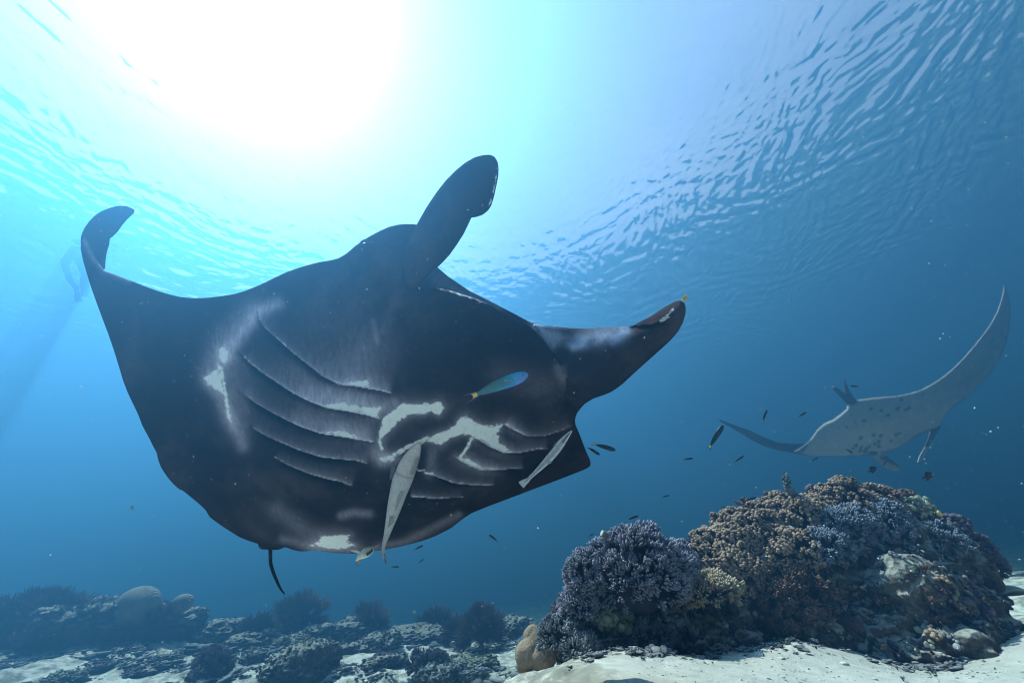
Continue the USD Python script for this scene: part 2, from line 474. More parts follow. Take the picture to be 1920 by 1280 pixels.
rock_m = mat('reef_rock', {
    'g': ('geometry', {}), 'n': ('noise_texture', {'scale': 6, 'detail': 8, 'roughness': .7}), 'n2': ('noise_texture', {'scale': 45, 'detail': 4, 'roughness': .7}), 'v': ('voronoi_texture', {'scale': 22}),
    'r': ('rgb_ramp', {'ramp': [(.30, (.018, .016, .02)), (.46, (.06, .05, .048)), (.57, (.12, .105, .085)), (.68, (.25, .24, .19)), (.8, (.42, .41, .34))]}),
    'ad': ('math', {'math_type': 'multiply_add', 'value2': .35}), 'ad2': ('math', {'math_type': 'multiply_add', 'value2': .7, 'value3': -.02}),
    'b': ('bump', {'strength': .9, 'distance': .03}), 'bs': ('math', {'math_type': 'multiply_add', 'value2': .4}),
    'sx': ('separate_xyz', {}), 'du': ('math', {'math_type': 'multiply_add', 'value2': .8}), 'dm': ('map_range', {'from_min': .62, 'from_max': .95, 'to_min': 0, 'to_max': .6, 'clamp': True}), 'dust_light': ('mix_color', {'b': (.38, .375, .32)}),  # paler up-facing rock: settled sand plus flash light painted into the colour
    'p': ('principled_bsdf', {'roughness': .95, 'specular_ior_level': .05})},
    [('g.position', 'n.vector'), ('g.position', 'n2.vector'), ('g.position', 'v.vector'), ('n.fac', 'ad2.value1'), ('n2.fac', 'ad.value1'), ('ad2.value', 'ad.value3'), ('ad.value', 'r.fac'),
     ('g.normal', 'sx.vector'), ('n2.fac', 'du.value1'), ('sx.z', 'du.value3'), ('du.value', 'dm.value'), ('dm.result', 'dust_light.fac'), ('r.color', 'dust_light.a'), ('dust_light.result', 'p.base_color'), ('n2.fac', 'bs.value1'), ('v.distance', 'bs.value3'), ('bs.value', 'b.height'), ('b.normal', 'p.normal')])
boulder_m = mat('boulder_coral', {
    'g': ('geometry', {}), 'n': ('noise_texture', {'scale': 7, 'detail': 5}), 'v': ('voronoi_texture', {'scale': 70}),
    'r': ('rgb_ramp', {'ramp': [(.3, (.13, .095, .065)), (.7, (.27, .205, .14))]}), 'b': ('bump', {'strength': .5, 'distance': .008}),
    'p': ('principled_bsdf', {'roughness': .9, 'specular_ior_level': .06})},
    [('g.position', 'n.vector'), ('g.position', 'v.vector'), ('n.fac', 'r.fac'), ('r.color', 'p.base_color'), ('v.distance', 'b.height'), ('b.normal', 'p.normal')])
dome_m = mat('dome_coral', {
    'g': ('geometry', {}), 'n': ('noise_texture', {'scale': 5, 'detail': 4}), 'v': ('wave_texture', {'scale': 9, 'distortion': 9, 'detail': 2}),
    'r': ('rgb_ramp', {'ramp': [(.3, (.16, .15, .12)), (.7, (.34, .32, .26))]}), 'b': ('bump', {'strength': .7, 'distance': .02}),
    'p': ('principled_bsdf', {'roughness': .9, 'specular_ior_level': .06})},
    [('g.position', 'n.vector'), ('g.position', 'v.vector'), ('n.fac', 'r.fac'), ('r.color', 'p.base_color'), ('v.fac', 'b.height'), ('b.normal', 'p.normal')])


def blobs(items, cell, amp, freq, seed, extra=.5):
    """One lumpy closed rock out of ellipsoids (centre, radii), roughened."""
    tot = m3.Manifold()
    for c, r in items:
        s = trimesh.creation.icosphere(3, 1)
        v = s.vertices * (1 + .25 * fbm(s.vertices * 1.6 + np.sum(c), 3, seed)[:, None]) * r + c
        tot = tot + m3.Manifold(m3.Mesh(v.astype(np.float32), s.faces.astype(np.uint32)))
    tot = tot.refine_to_length(cell)
    m = tot.to_mesh()
    v, f = np.array(m.vert_properties[:, :3], float), np.array(m.tri_verts)
    t = trimesh.Trimesh(v, f, process=False)
    trimesh.smoothing.filter_taubin(t, iterations=6)
    v, n = np.array(t.vertices), np.array(t.vertex_normals)
    d = amp * (fbm(v * freq, 4, seed) * 1.6 + extra * (np.abs(fbm(v * freq * 3.1, 3, seed + 3)) * -2 + .3))
    return v + n * d[:, None], f


def ell(px, py, rx, ry, d, deep=1.0):
    s = d / F_PX
    return at(px, py, d), np.array([rx * s, rx * s * deep, ry * s])


HEAD = [ell(1180, 1110, 70, 70, 3.05), ell(1130, 1150, 60, 70, 2.95), ell(1240, 1170, 80, 70, 3.0), ell(1330, 1160, 90, 80, 3.05), ell(1400, 1110, 110, 100, 3.4),
        ell(1520, 1060, 150, 100, 3.55), ell(1480, 1160, 110, 90, 3.1), ell(1620, 1060, 120, 100, 3.4), ell(1712, 1080, 88, 82, 3.3), ell(1600, 1170, 90, 70, 3.0),
        ell(1720, 1170, 110, 85, 2.95), ell(1765, 1105, 42, 72, 3.2), ell(1755, 1190, 55, 55, 2.9), ell(1150, 1200, 90, 40, 2.9), ell(1700, 1000, 60, 50, 3.4), ell(1690, 960, 22, 20, 3.4), ell(1722, 1212, 95, 40, 2.62), ell(1645, 1185, 75, 46, 2.75), ell(1768, 1214, 45, 40, 2.68), ell(1700, 1135, 70, 50, 2.8), ell(1330, 1200, 80, 30, 2.8)]
head = thing('coral_head', 'large coral encrusted rock rising from the sand bank at lower right', 'coral rock')
hv, hf = blobs(HEAD, .03, .24, 2.6, 21, .9)
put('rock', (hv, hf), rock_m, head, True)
head_t = trimesh.Trimesh(hv, hf, process=False)
fc, fn, fa_ = head_t.triangles_center, head_t.face_normals, head_t.area_faces
vis = fa_ * (((EYE - fc) * fn).sum(1) > -.1 * np.linalg.norm(EYE - fc, axis=1)) * (fc[:, 2] > .4)
for k_, (mk, kd, nn, sz) in enumerate((('slate', 'crust', 380, .05), ('dark', 'crust', 330, .07), ('olive', 'crust', 240, .04), ('pale', 'crust', 330, .035), ('rust', 'feather', 200, .07), ('plum', 'finger', 420, .055), ('brown', 'cauliflower', 150, .05), ('slate', 'finger', 300, .045))):
    r_ = np.random.default_rng(50 + k_)
    patch = vis * np.clip(meshkit.noise(fc * 3.0, 30 + k_) * 4 - 1.4, 0, 1)
    pick = r_.choice(len(fc), nn, p=patch / patch.sum())
    Ms = [frame(fc[i] - fn[i] * .006, r_.normal(size=3), fn[i] + [0, 0, .4] + r_.normal(size=3) * .3, sz * np.exp(r_.normal(-.15, .4)) * r_.uniform(.7, 1.3, 3)) for i in pick]
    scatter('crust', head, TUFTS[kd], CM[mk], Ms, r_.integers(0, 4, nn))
hray = RayMeshIntersector(head_t)


def colony(name, label, px, py, rx, ry, d, kind, m, size, n, group=None, spread=.62, base=True, core=.9, basemat='dark', deep=.8, cat='coral'):
    """A soft coral: a lumpy base hidden under n branching tufts about size metres tall, its middle at (px, py, d)."""
    size, n = size * 1.3, int(n * .62)
    c = at(px, py, d)
    s = d / F_PX
    R = np.array([rx * s, rx * s * deep, ry * s]) - size * .55
    R = np.maximum(R, size * .4)
    r = np.random.default_rng(int(px * 7 + py * 13) % 100003)
    x = thing(name, label, cat, np.vstack([np.c_[np.eye(3), c], [0, 0, 0, 1]]), group)
    if base:
        k = trimesh.creation.icosphere(3, 1)
        v = k.vertices * (1 + .3 * fbm(k.vertices * 2 + px, 3, 5)[:, None]) * R * core
        v = v * (.72 if kind == 'bush' else 1)
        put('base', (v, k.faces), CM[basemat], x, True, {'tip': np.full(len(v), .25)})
    to_eye = EYE - c
    to_eye /= np.linalg.norm(to_eye)
    Ms, ids = [], []
    while len(Ms) < n:
        u = r.normal(size=3)
        u /= np.linalg.norm(u)
        if u[2] < -.55 or u @ to_eye < -.5:
            continue
        lk = 2.2 if kind == 'bush' else 1.0
        lump = 1 + .5 * lk * (meshkit.noise((u * 2.2 + px)[None], 3)[0] - .5) + .34 * (meshkit.noise((u * 5 + py)[None], 4)[0] - .5)
        p = u * R * lump
        nrm = u / R
        nrm = nrm / np.linalg.norm(nrm) + np.array([0, 0, .35]) + r.normal(size=3) * .25
        a = r.normal(size=3)
        mm = frame(p, np.cross(nrm, a), nrm, size * r.uniform(.7, 1.25))
        Ms.append(mm)
        ids.append(r.integers(0, 4))
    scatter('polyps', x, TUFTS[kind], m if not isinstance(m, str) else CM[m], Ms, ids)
    return x


C = colony
C('soft_coral', 'big rounded violet grey soft coral dome at the left end of the coral head', 1188, 1078, 98, 76, 2.9, 'finger', 'violet', .052, 900)
C('soft_coral', 'violet grey soft coral shoulder hanging off the left flank of the big dome', 1098, 1085, 36, 46, 2.86, 'finger', 'violet', .048, 260)
C('soft_coral', 'violet grey clump under the left flank of the big soft coral dome', 1086, 1135, 34, 34, 2.8, 'finger', 'violet', .046, 230)
C('soft_coral', 'low violet grey clump beside the brown boulder coral near the sand', 1052, 1190, 40, 26, 2.72, 'finger', 'slate', .044, 230)
C('soft_coral', 'small grey clump at the sand edge right of the boulder coral', 1085, 1212, 36, 18, 2.62, 'finger', 'slate', .04, 170)
C('soft_coral', 'dark plum soft coral filling the hollow under the big violet dome', 1235, 1125, 55, 40, 2.98, 'feather', 'plum', .055, 200)
C('soft_coral', 'violet tuft between the big dome and the brown soft corals', 1288, 1062, 24, 34, 3.0, 'finger', 'violet', .045, 120)
br = 'brown soft corals on the crest of the coral head'
C('soft_coral', 'brown knobbly soft coral at the left shoulder of the crest, right of the violet dome', 1352, 1058, 56, 56, 3.1, 'cauliflower', 'brown', .055, 330, br)
C('soft_coral', 'brown knobbly soft coral second from left along the crest', 1408, 1012, 62, 52, 3.25, 'cauliflower', 'brown', .058, 330, br)
C('soft_coral', 'brown knobbly soft coral directly below the slim finger coral on the crest', 1490, 985, 68, 50, 3.35, 'cauliflower', 'brown', .06, 340, br)
C('soft_coral', 'brown knobbly soft coral forming the highest point of the crest', 1590, 962, 75, 50, 3.4, 'cauliflower', 'brown', .06, 360, br)
C('soft_coral', 'reddish brown soft coral at the right end of the brown crest', 1668, 955, 44, 36, 3.5, 'cauliflower', 'rust', .055, 180)
C('soft_coral', 'lighter brown knobbly soft coral below the crest and left of the blue ring coral', 1462, 1045, 66, 50, 3.08, 'cauliflower', 'brown', .055, 340)
C('soft_coral', 'shaded brown soft coral low in the middle of the coral head', 1395, 1085, 54, 40, 3.0, 'cauliflower', 'brown', .05, 260)
C('soft_coral', 'broad rust brown feathery coral in the lower middle of the coral head', 1462, 1112, 74, 50, 2.94, 'feather', 'rust', .075, 330)
C('soft_coral', 'rust brown feathery coral touching the sand below the broad feathery coral', 1480, 1165, 64, 34, 2.84, 'feather', 'rust', .07, 240)
C('soft_coral', 'dark plum feathery coral left of the rust feathery corals above the sand', 1395, 1165, 48, 40, 2.9, 'feather', 'plum', .065, 220)
C('soft_coral', 'blue grey soft coral curled in a ring round a pale centre', 1548, 1032, 44, 36, 2.98, 'finger', 'blue', .042, 330)
C('soft_coral', 'blue grey soft coral above the ring shaped coral', 1582, 985, 50, 30, 3.12, 'finger', 'blue', .042, 280)
C('soft_coral', 'upright blue grey soft coral tuft just left of the green topped rock', 1672, 985, 32, 40, 3.1, 'finger', 'blue', .042, 260)
C('soft_coral', 'wide lilac blue soft coral on the right shoulder of the coral head', 1752, 1030, 52, 48, 3.05, 'finger', 'blue', .042, 360)
C('soft_coral', 'blue grey tuft between the ring coral and the upright blue tuft', 1632, 1010, 30, 30, 3.04, 'finger', 'blue', .042, 150)
C('soft_coral', 'dark purple soft coral on the far right end of the coral head', 1822, 1045, 40, 48, 3.15, 'finger', 'dark', .046, 300)
C('soft_coral', 'dark purple growth below the far right end of the coral head', 1828, 1112, 38, 44, 3.05, 'feather', 'dark', .06, 200)
C('soft_coral', 'dark plum growth under the lilac blue coral', 1795, 1095, 50, 38, 3.0, 'feather', 'plum', .055, 200)
C('stony_coral', 'cream branching coral catching the light in front of the brown corals', 1330, 1108, 48, 26, 2.82, 'finger', 'cream', .05, 210)
C('stony_coral', 'tan branching coral left of the cream branching coral', 1262, 1122, 32, 28, 2.82, 'finger', 'cream', .045, 130)
C('stony_coral', 'olive green crusty coral below the big violet dome', 1150, 1152, 40, 38, 2.78, 'crust', 'olive', .06, 170)
C('stony_coral', 'grey finger coral patch above the sand, left of middle', 1215, 1192, 52, 24, 2.72, 'finger', 'slate', .045, 230)
C('stony_coral', 'greenish crusty coral patch above the sand, right of the grey finger coral', 1318, 1185, 44, 30, 2.78, 'crust', 'olive', .06, 150)
C('stony_coral', 'pale stubby coral patch in the shade left of the right hand rubble', 1618, 1130, 52, 40, 2.9, 'crust', 'slate', .05, 190)
C('stony_coral', 'pale crusty coral on the light patch of the lower right rock', 1715, 1165, 66, 34, 2.8, 'crust', 'pale', .055, 230)
C('stony_coral', 'grey crusty coral above the pale lower right patch', 1700, 1105, 52, 36, 2.92, 'crust', 'slate', .055, 180)
C('stony_coral', 'grey rubble coral at the foot of the right end, by the sand gully', 1800, 1205, 44, 32, 2.72, 'crust', 'slate', .055, 140)
C('stony_coral', 'small green topped coral knob right of the upright blue tuft', 1728, 958, 24, 26, 3.2, 'crust', 'olive', .05, 70)
C('stony_coral', 'grey crusty coral at the sand edge below the tan branching coral', 1255, 1160, 44, 26, 2.8, 'crust', 'slate', .05, 150)
C('stony_coral', 'small dark coral knob on the skyline right of the green knob', 1790, 985, 22, 20, 3.2, 'crust', 'dark', .05, 60)

# ring coral's pale middle, a slim finger coral, a tube sponge, small pale and yellow sea squirts
x = thing('finger_coral', 'slim bent finger coral standing up from the brown crest', 'coral')
cl = spline([(*at(1498, 945, 3.3),), (*at(1493, 932, 3.3),), (*at(1480, 918, 3.3),), (*at(1475, 905, 3.3),), (*at(1472, 893, 3.3),)], 14)
fv, ff = tube(cl, np.interp(np.linspace(0, 1, 14), [0, .85, 1], [.034, .026, .012]), 10)
put('stalk', (fv, ff), CM['slate'], x, True, {'tip': np.full(len(fv), .6)})
Ms, ids = [], []
for k in range(80):
    i = rng.integers(1, 14)
    u = rng.normal(size=3)
    Ms.append(frame(cl[i] + u / np.linalg.norm(u) * .018, rng.normal(size=3), u + [0, 0, .3], .026))
    ids.append(rng.integers(0, 4))
scatter('knobs', x, TUFTS['crust'], CM['slate'], Ms, ids)
x = thing('tube_sponge', 'small grey tube sponge leaning on top of the violet dome', 'sponge')
q = spline([(*at(1146, 1012, 2.95),), (*at(1137, 1004, 2.95),), (*at(1129, 999, 2.95),)], 6)
put('tube', tube(q, [.03, .028, .027, .026, .027, .024], 10), CM['pale'], x, True, {'tip': np.full(62, .35)})
put('rim', tube([q[-1] - (q[-1] - q[-2]) * .2, q[-1] + (q[-1] - q[-2]) * .3], [.026, .02], 10), CM['pale'], x, True, {'tip': np.full(22, 1.)})


def pebble(seed, flat=.8):
    s = trimesh.creation.icosphere(2, 1)
    v = s.vertices * (1 + .5 * fbm(s.vertices * 1.4 + seed, 3, seed)[:, None]) * [1, 1, flat]
    return v, s.faces


def small_lump(name, label, cat, px, py, d, r, m):
    o = put(name, (pebble(px)[0] * r + at(px, py, d), pebble(px)[1]), m, None, True)
    return tag(o, label, cat)


yellow_m = mat('yellow_squirt', {'p': ('principled_bsdf', {'base_color': (.65, .42, .12), 'roughness': .6})}, [])
white_m = mat('white_squirt', {'p': ('principled_bsdf', {'base_color': (.72, .74, .76), 'roughness': .5})}, [])
small_lump('sea_squirt', 'bright yellow sea squirt on the right skyline of the coral head', 'sea squirt', 1760, 962, 3.1, np.array([.02, .02, .032]), yellow_m)
small_lump('sea_squirt', 'white oval sea squirt on the dark right end of the coral head', 'sea squirt', 1850, 1130, 2.85, np.array([.022, .022, .04]), white_m)
small_lump('sea_squirt', 'round pale sea squirt on the lower right rubble', 'sea squirt', 1772, 1176, 2.68, np.array([.045, .04, .055]), CM['pale'])

# boulder coral with soft lobes left of the head
items = [ell(px, py, r, r * .95, d) for px, py, r, d in ((1012, 1205, 26, 2.9), (992, 1225, 26, 2.85), (1035, 1185, 22, 2.95), (1018, 1232, 24, 2.8), (1000, 1190, 18, 2.95), (1045, 1210, 22, 2.9), (985, 1245, 16, 2.85))]
bv, bf = blobs(items, .016, .008, 9, 8, .3)
tag(put('boulder_coral', (bv, bf), boulder_m), 'smooth brown lobed boulder coral at the left foot of the coral head', 'coral')
# thin plate coral on the right
pv = np.array([(math.cos(a) * r, math.sin(a) * r * .7, .05 * r * r + .02 * math.sin(3 * a)) for r in (.02, .1, .17, .2) for a in np.linspace(0, 2 * np.pi, 28, endpoint=False)])
pi_ = np.arange(4 * 28).reshape(4, 28)
pj = np.roll(pi_, -1, 1)
top = np.concatenate([np.stack([pi_[k], pi_[k + 1], pj[k + 1], pj[k]], 1) for k in range(3)])
pt = trimesh.Trimesh(pv, np.vstack([top[:, [0, 1, 2]], top[:, [0, 2, 3]]]), process=False)
pb = pv - [0, 0, .02]
va = np.vstack([pv, pb])
fa = np.vstack([pt.faces, pt.faces[:, ::-1] + len(pv), np.stack([pi_[3], pi_[3] + 112, pj[3]], 1), np.stack([pj[3], pi_[3] + 112, pj[3] + 112], 1)])
tag(put('plate_coral', (va + at(1868, 1108, 3.05), fa), CM['pale'], None, True, {'tip': np.r_[np.linspace(.1, 1, 112), np.zeros(112)]}), 'thin pale plate coral jutting from the right end of the coral head', 'coral')

# ------------------------------------------------------------------ reef on the rubble plain behind
ROCKS = [trimesh.Trimesh(*blobs([(np.zeros(3), np.array([.9, .8, .62])), (np.array([.5, .2, .1]), np.array([.55, .5, .42])), (np.array([-.45, -.3, .05]), np.array([.5, .55, .45]))], .06, .34, 2.0, s, .8), process=False) for s in (3, 14, 25)]


def reef_rock(label, px, py, r, pr, flat=1.0, sink=.25, m=rock_m, turn=0.0, cat='rock', name='reef_rock', grp=None):
    """A rock whose foot stands on the seabed at the pixel."""
    p, _ = hit(px, py)
    d = pixel(p)[2]
    s = r * d / F_PX
    x = thing(name, label, cat, frame(p + np.array([0, 0, s * (.6 * flat - sink)]), [math.cos(turn), math.sin(turn), 0], [0, 0, 1], [s, s, s * flat]), grp)
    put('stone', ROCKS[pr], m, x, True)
    if m is rock_m:
        t_ = ROCKS[pr]
        r_ = np.random.default_rng(int(px + 3 * py) % 9973)
        nn = int(70 + 130 * min(1, r / 60))
        pick = r_.choice(len(t_.faces), nn, p=t_.area_faces * (t_.face_normals[:, 2] > -.5) / (t_.area_faces * (t_.face_normals[:, 2] > -.5)).sum())
        sz = .055 / s
        scatter('crust', x, TUFTS['crust'], CM[('slate', 'dark', 'olive')[int(px) % 3]], [frame(t_.triangles_center[i], r_.normal(size=3), t_.face_normals[i] + r_.normal(size=3) * .3, sz * r_.uniform(.5, 1.5)) for i in pick], r_.integers(0, 4, nn))
    return x, p, s


def bush(label, px, py, rx, ry, m, kind='bush', size=.16, n=90, name='soft_coral_bush', d=None):
    p, _ = hit(px, py)
    dd = pixel(p)[2]
    h = ry * dd / F_PX
    c = p + np.array([0, 0, h * .75])
    u, v, w_ = pixel(c)
    return colony(name, label, u, v, rx, ry, w_, kind, m, size, n, cat='coral')


reef_rock('knobbly grey reef rock at the bottom edge of the picture left of middle', 560, 1276, 62, 0, .95, .3, turn=.4)
reef_rock('dark round rock perched behind the knobbly grey bottom rock', 566, 1232, 20, 1, .9, turn=1.4)
reef_rock('small dark round rock by the pale sand patch left of middle', 414, 1203, 20, 2, 1.0, turn=.7)
reef_rock('dark rock right of the sand patch, above the bottom rock', 474, 1240, 24, 1, .85, turn=2)
reef_rock('smooth dark brown boulder on the left sand patch', 66, 1188, 34, 2, .9, .2, boulder_m, turn=.2)
reef_rock('dark boulder cut by the left picture edge, on the upper sand', -4, 1168, 20, 0, .9, .2, boulder_m, turn=.2)
reef_rock('dark boulder cut by the left picture edge, lower of the two', 0, 1212, 24, 1, .9, .2, boulder_m, turn=1.2)
reef_rock('dark low rock on the rubble right of the bottom rock', 715, 1248, 40, 2, .5, .2, turn=.1)
reef_rock('grey rock at the bottom edge right of the low dark rock', 825, 1276, 44, 1, .7, .25, turn=2.6)
reef_rock('small low rock in the sand near the bottom left', 308, 1238, 22, 0, .5, turn=3)
reef_rock('low rock on the rubble between bottom rock and pale right sand', 860, 1245, 34, 0, .5, turn=1.9)
reef_rock('dark rock in the bottom left corner', 110, 1282, 34, 1, .6, turn=.9)
reef_rock('small dark coral rock low in the left foreground', 385, 1272, 28, 2, .75, turn=.5)
reef_rock('rounded reef outcrop under the dome coral on the left', 215, 1172, 62, 0, .8, turn=.1)
reef_rock('dark reef outcrop left of the dome coral', 120, 1160, 70, 1, .95, turn=1.1)
reef_rock('dark reef outcrop at the far left edge', 20, 1148, 66, 2, 1.0, turn=2.1)
reef_rock('dark reef outcrop right of the dome coral', 300, 1180, 60, 1, .7, turn=.5)
reef_rock('low reef outcrop between dome coral and reddish bush', 400, 1180, 56, 2, .6, turn=1.5)
reef_rock('reef outcrop under the reddish bush coral', 580, 1205, 52, 0, .6, turn=.8)
reef_rock('pale topped reef outcrop right of the reddish bush coral', 655, 1195, 44, 2, .75, turn=2.8)
reef_rock('dark reef outcrop in the middle of the rubble plain', 700, 1222, 46, 1, .7, turn=.3)
reef_rock('dim reef outcrop left of the tall grey bush', 790, 1200, 56, 0, .5, turn=1.8)
reef_rock('dim reef outcrop behind the boulder coral', 960, 1200, 46, 2, .8, turn=.2)
reef_rock('low dim reef outcrop below the manta tail', 480, 1175, 50, 1, .6, turn=.2)

p, _ = hit(262, 1160)
dd = pixel(p)[2]
s = trimesh.creation.icosphere(4, 1)
sv = s.vertices * (1 + .06 * fbm(s.vertices * 1.5, 2, 4)[:, None]) * np.array([36, 36, 34]) * dd / F_PX + at(256, 1138, dd)
tag(put('dome_coral', (sv, s.faces), dome_m), 'pale round dome coral on the dim reef at left', 'coral')
p, _ = hit(345, 1165)
dd = pixel(p)[2]
sv = s.vertices * (1 + .06 * fbm(s.vertices * 1.5, 2, 9)[:, None]) * np.array([18, 18, 15]) * dd / F_PX + at(342, 1130, dd)
tag(put('dome_coral', (sv, s.faces), dome_m), 'smaller dome coral right of the large dome coral', 'coral')

bush('reddish brown bush coral below the tail of the black manta', 556, 1190, 42, 36, 'rust', size=.22, n=160)
bush('dark purple bush coral topping the far left reef', 25, 1125, 60, 42, 'plum', size=.25, n=170)
bush('dark purple bush coral left of the dome coral', 95, 1128, 50, 34, 'plum', size=.25, n=150)
bush('tall grey bush coral standing by the pale sand near the middle', 906, 1218, 38, 36, 'plum', size=.2, n=160)
bush('low grey bush coral left of the tall grey bush', 855, 1212, 26, 22, 'plum', size=.18, n=80)
bush('dark bush coral on the rubble at lower left, beside the bottom rock', 395, 1265, 28, 20, 'dark', 'feather', .12, 90)
bush('dark bush coral between the two left outcrops and the rubble', 262, 1190, 56, 22, 'dark', size=.2, n=120)
bush('spiky dark bush coral at the bottom edge in the middle', 800, 1262, 34, 18, 'dark', 'feather', .1, 90)

for lb, a, e, r, k, fl in (
        ('dim flat reef ledge on the skyline below the black manta tail', 470, 1160, 60, 1, .5), ('dim reef ledge on the skyline right of the reddish bush', 640, 1162, 56, 2, .55), ('dim low reef ledge on the skyline near the middle', 760, 1166, 60, 0, .45),
        ('dim reef hump on the skyline left of the boulder coral', 860, 1172, 56, 1, .6), ('dim reef hump between dome corals and the reddish bush', 410, 1150, 46, 0, .6), ('broken reef rock in front of the reddish bush', 545, 1212, 34, 2, .6),
        ('broken low rock on the pale sand right of the reddish bush', 640, 1224, 30, 0, .5), ('dark low rock at the pale sand below the tall grey bush', 905, 1250, 30, 2, .55), ('small broken rock right of the bottom middle spiky bush', 885, 1270, 24, 1, .6),
        ('small dark rock on the lower left rubble above the bottom edge', 190, 1252, 26, 0, .5), ('low dark rock on the left sand slope', 235, 1222, 26, 1, .5), ('low dark rock left of the small low rock in the sand', 268, 1262, 30, 2, .5)):
    reef_rock(lb, a, e, r, k, fl, turn=a * .01)
bush('faint reddish bush on the skyline right of the manta tail', 690, 1165, 30, 26, 'rust', size=.2, n=90)
bush('faint bush on the skyline left of the tall grey bush', 820, 1172, 34, 24, 'plum', size=.2, n=90)
bush('faint bush on the skyline below the manta tail tip', 475, 1160, 30, 22, 'plum', size=.2, n=80)

# loose coral rubble
stones = [(m[0], np.clip(m[1] * .9, .1, 1)) for m in TUFTS['crust']] + [TUFTS['feather'][0]]
Ms, ids = [], []
while len(Ms) < 3800:
    x_, y_ = rng.uniform(-9.5, 1.8), rng.uniform(3.2, 12.5)
    if rough_mask(np.array([x_]), np.array([y_]))[0] < rng.uniform(.05, 1) or meshkit.noise(np.array([[x_ * 1.1, y_ * 1.1, 3.]]), 6)[0] < .52:
        continue
    z_ = ground(np.array([x_]), np.array([y_]))[0]
    Ms.append(frame([x_, y_, z_ + .005], rng.normal(size=3) * [1, 1, .2], [0, 0, 1], np.exp(rng.normal(-2.75, .5)) * np.array([1.2, 1, .55])))
    ids.append(rng.choice([0, 1, 2, 3, 3, 2, 1, 0, 4]))
scatter('rubble', None, stones, CM['slate'], Ms, ids, label='loose coral rubble strewn over the sand plain', cat='rubble')

# shell grit and small dark crumbs on the smooth sand bank
Ms, ids = [], []
while len(Ms) < 1500:
    x_, y_ = rng.uniform(-.6, 2.6), rng.uniform(.7, 3.2)
    if rough_mask(np.array([x_]), np.array([y_]))[0] > .3:
        continue
    z_ = ground(np.array([x_]), np.array([y_]))[0]
    Ms.append(frame([x_, y_, z_ + .001], rng.normal(size=3) * [1, 1, .2], [0, 0, 1], np.exp(rng.normal(-5.5, .5)) * np.array([1.4, 1, .7])))
    ids.append(rng.integers(0, 3))
grit = [(m[0], np.full(len(m[0][0]), t)) for m, t in (((pebble(1, .6),), .1), ((pebble(2, .6),), .6), ((pebble(3, .6),), 1.))]
scatter('shell_grit', None, grit, CM['pale'], Ms, ids, label='shell grit and small dark crumbs on the smooth sand bank', cat='grit')

# broken pieces of coral lying along the foot of the coral head
Ms, ids = [], []
r_ = np.random.default_rng(77)
for k in range(420):
    a = r_.uniform(1040, 1890)
    e = np.interp(a, [1040, 1150, 1250, 1350, 1500, 1600, 1680, 1760, 1890], [1236, 1216, 1224, 1222, 1200, 1214, 1244, 1256, 1196]) + abs(r_.normal(0, 9)) - 5
    p_, _ = hit(a, e)
    Ms.append(frame(p_ + [0, 0, .004], r_.normal(size=3) * [1, 1, .2], [0, 0, 1], np.exp(r_.normal(-3.7, .45)) * np.array([1.2, 1, .6])))
    ids.append(r_.integers(0, 5))
scatter('coral_debris', None, stones, CM['slate'], Ms, ids, label='broken coral pieces lying in the sand along the foot of the coral head', cat='coral debris')

# ------------------------------------------------------------------ black manta ray
NEAR = .8


def near(m):
    """The manta and its remoras were laid out at a larger size; this sets their real size and distance."""
    v, f = (m.vertices, m.faces) if hasattr(m, 'vertices') else m
    return EYE + NEAR * (np.asarray(v) - EYE), f


BELLY = field([
    (150, 460, 2.78), (200, 512, 2.60), (330, 558, 2.42), (250, 650, 2.50), (240, 740, 2.55), (310, 880, 2.68), (390, 970, 2.78), (500, 1020, 2.82), (620, 1032, 2.84), (720, 1031, 2.86),
    (880, 962, 2.92), (1000, 917, 3.08), (1105, 874, 3.30), (1080, 800, 2.80), (480, 547, 2.28), (640, 490, 2.16), (720, 432, 2.12), (780, 425, 2.10), (700, 560, 2.0), (850, 650, 1.90),
    (780, 545, 1.95), (900, 572, 1.93), (990, 610, 1.97), (1042, 672, 2.02), (700, 700, 2.03), (560, 690, 2.14), (430, 700, 2.30), (600, 860, 2.30), (750, 880, 2.32), (900, 790, 2.12),
    (1000, 740, 2.10), (1060, 740, 2.25), (1000, 860, 2.66), (900, 900, 2.60), (600, 960, 2.56), (470, 880, 2.50), (780, 960, 2.62), (350, 800, 2.50), (800, 780, 2.10)], 1e-4)

SLITS = [[(485, 588), (487, 600), (495, 613), (520, 635), (548, 660), (580, 685), (605, 705), (625, 715), (640, 721), (660, 722), (690, 728), (715, 732), (735, 738)],
         [(452, 662), (465, 677), (490, 697), (520, 717), (550, 737), (580, 752), (612, 764), (650, 770), (690, 778), (712, 785)],
         [(451, 732), (475, 752), (505, 770), (535, 786), (565, 800), (600, 812), (640, 818), (670, 823), (702, 829)],
         [(473, 800), (490, 812), (520, 826), (560, 843), (600, 856), (635, 860), (670, 863), (690, 869)],
         [(513, 856), (540, 871), (575, 886), (610, 896), (640, 903), (662, 911)],
         [(945, 794), (965, 806), (990, 818), (1020, 817), (1050, 808), (1072, 798)],
         [(897, 824), (920, 838), (945, 848), (975, 848), (1005, 842), (1028, 842)],
         [(858, 858), (880, 870), (905, 878), (935, 880), (960, 878), (982, 878)],
         [(808, 889), (830, 897), (850, 905), (880, 908), (905, 908), (928, 909)],
         [(768, 930), (790, 932), (815, 934), (840, 933), (868, 931)]]
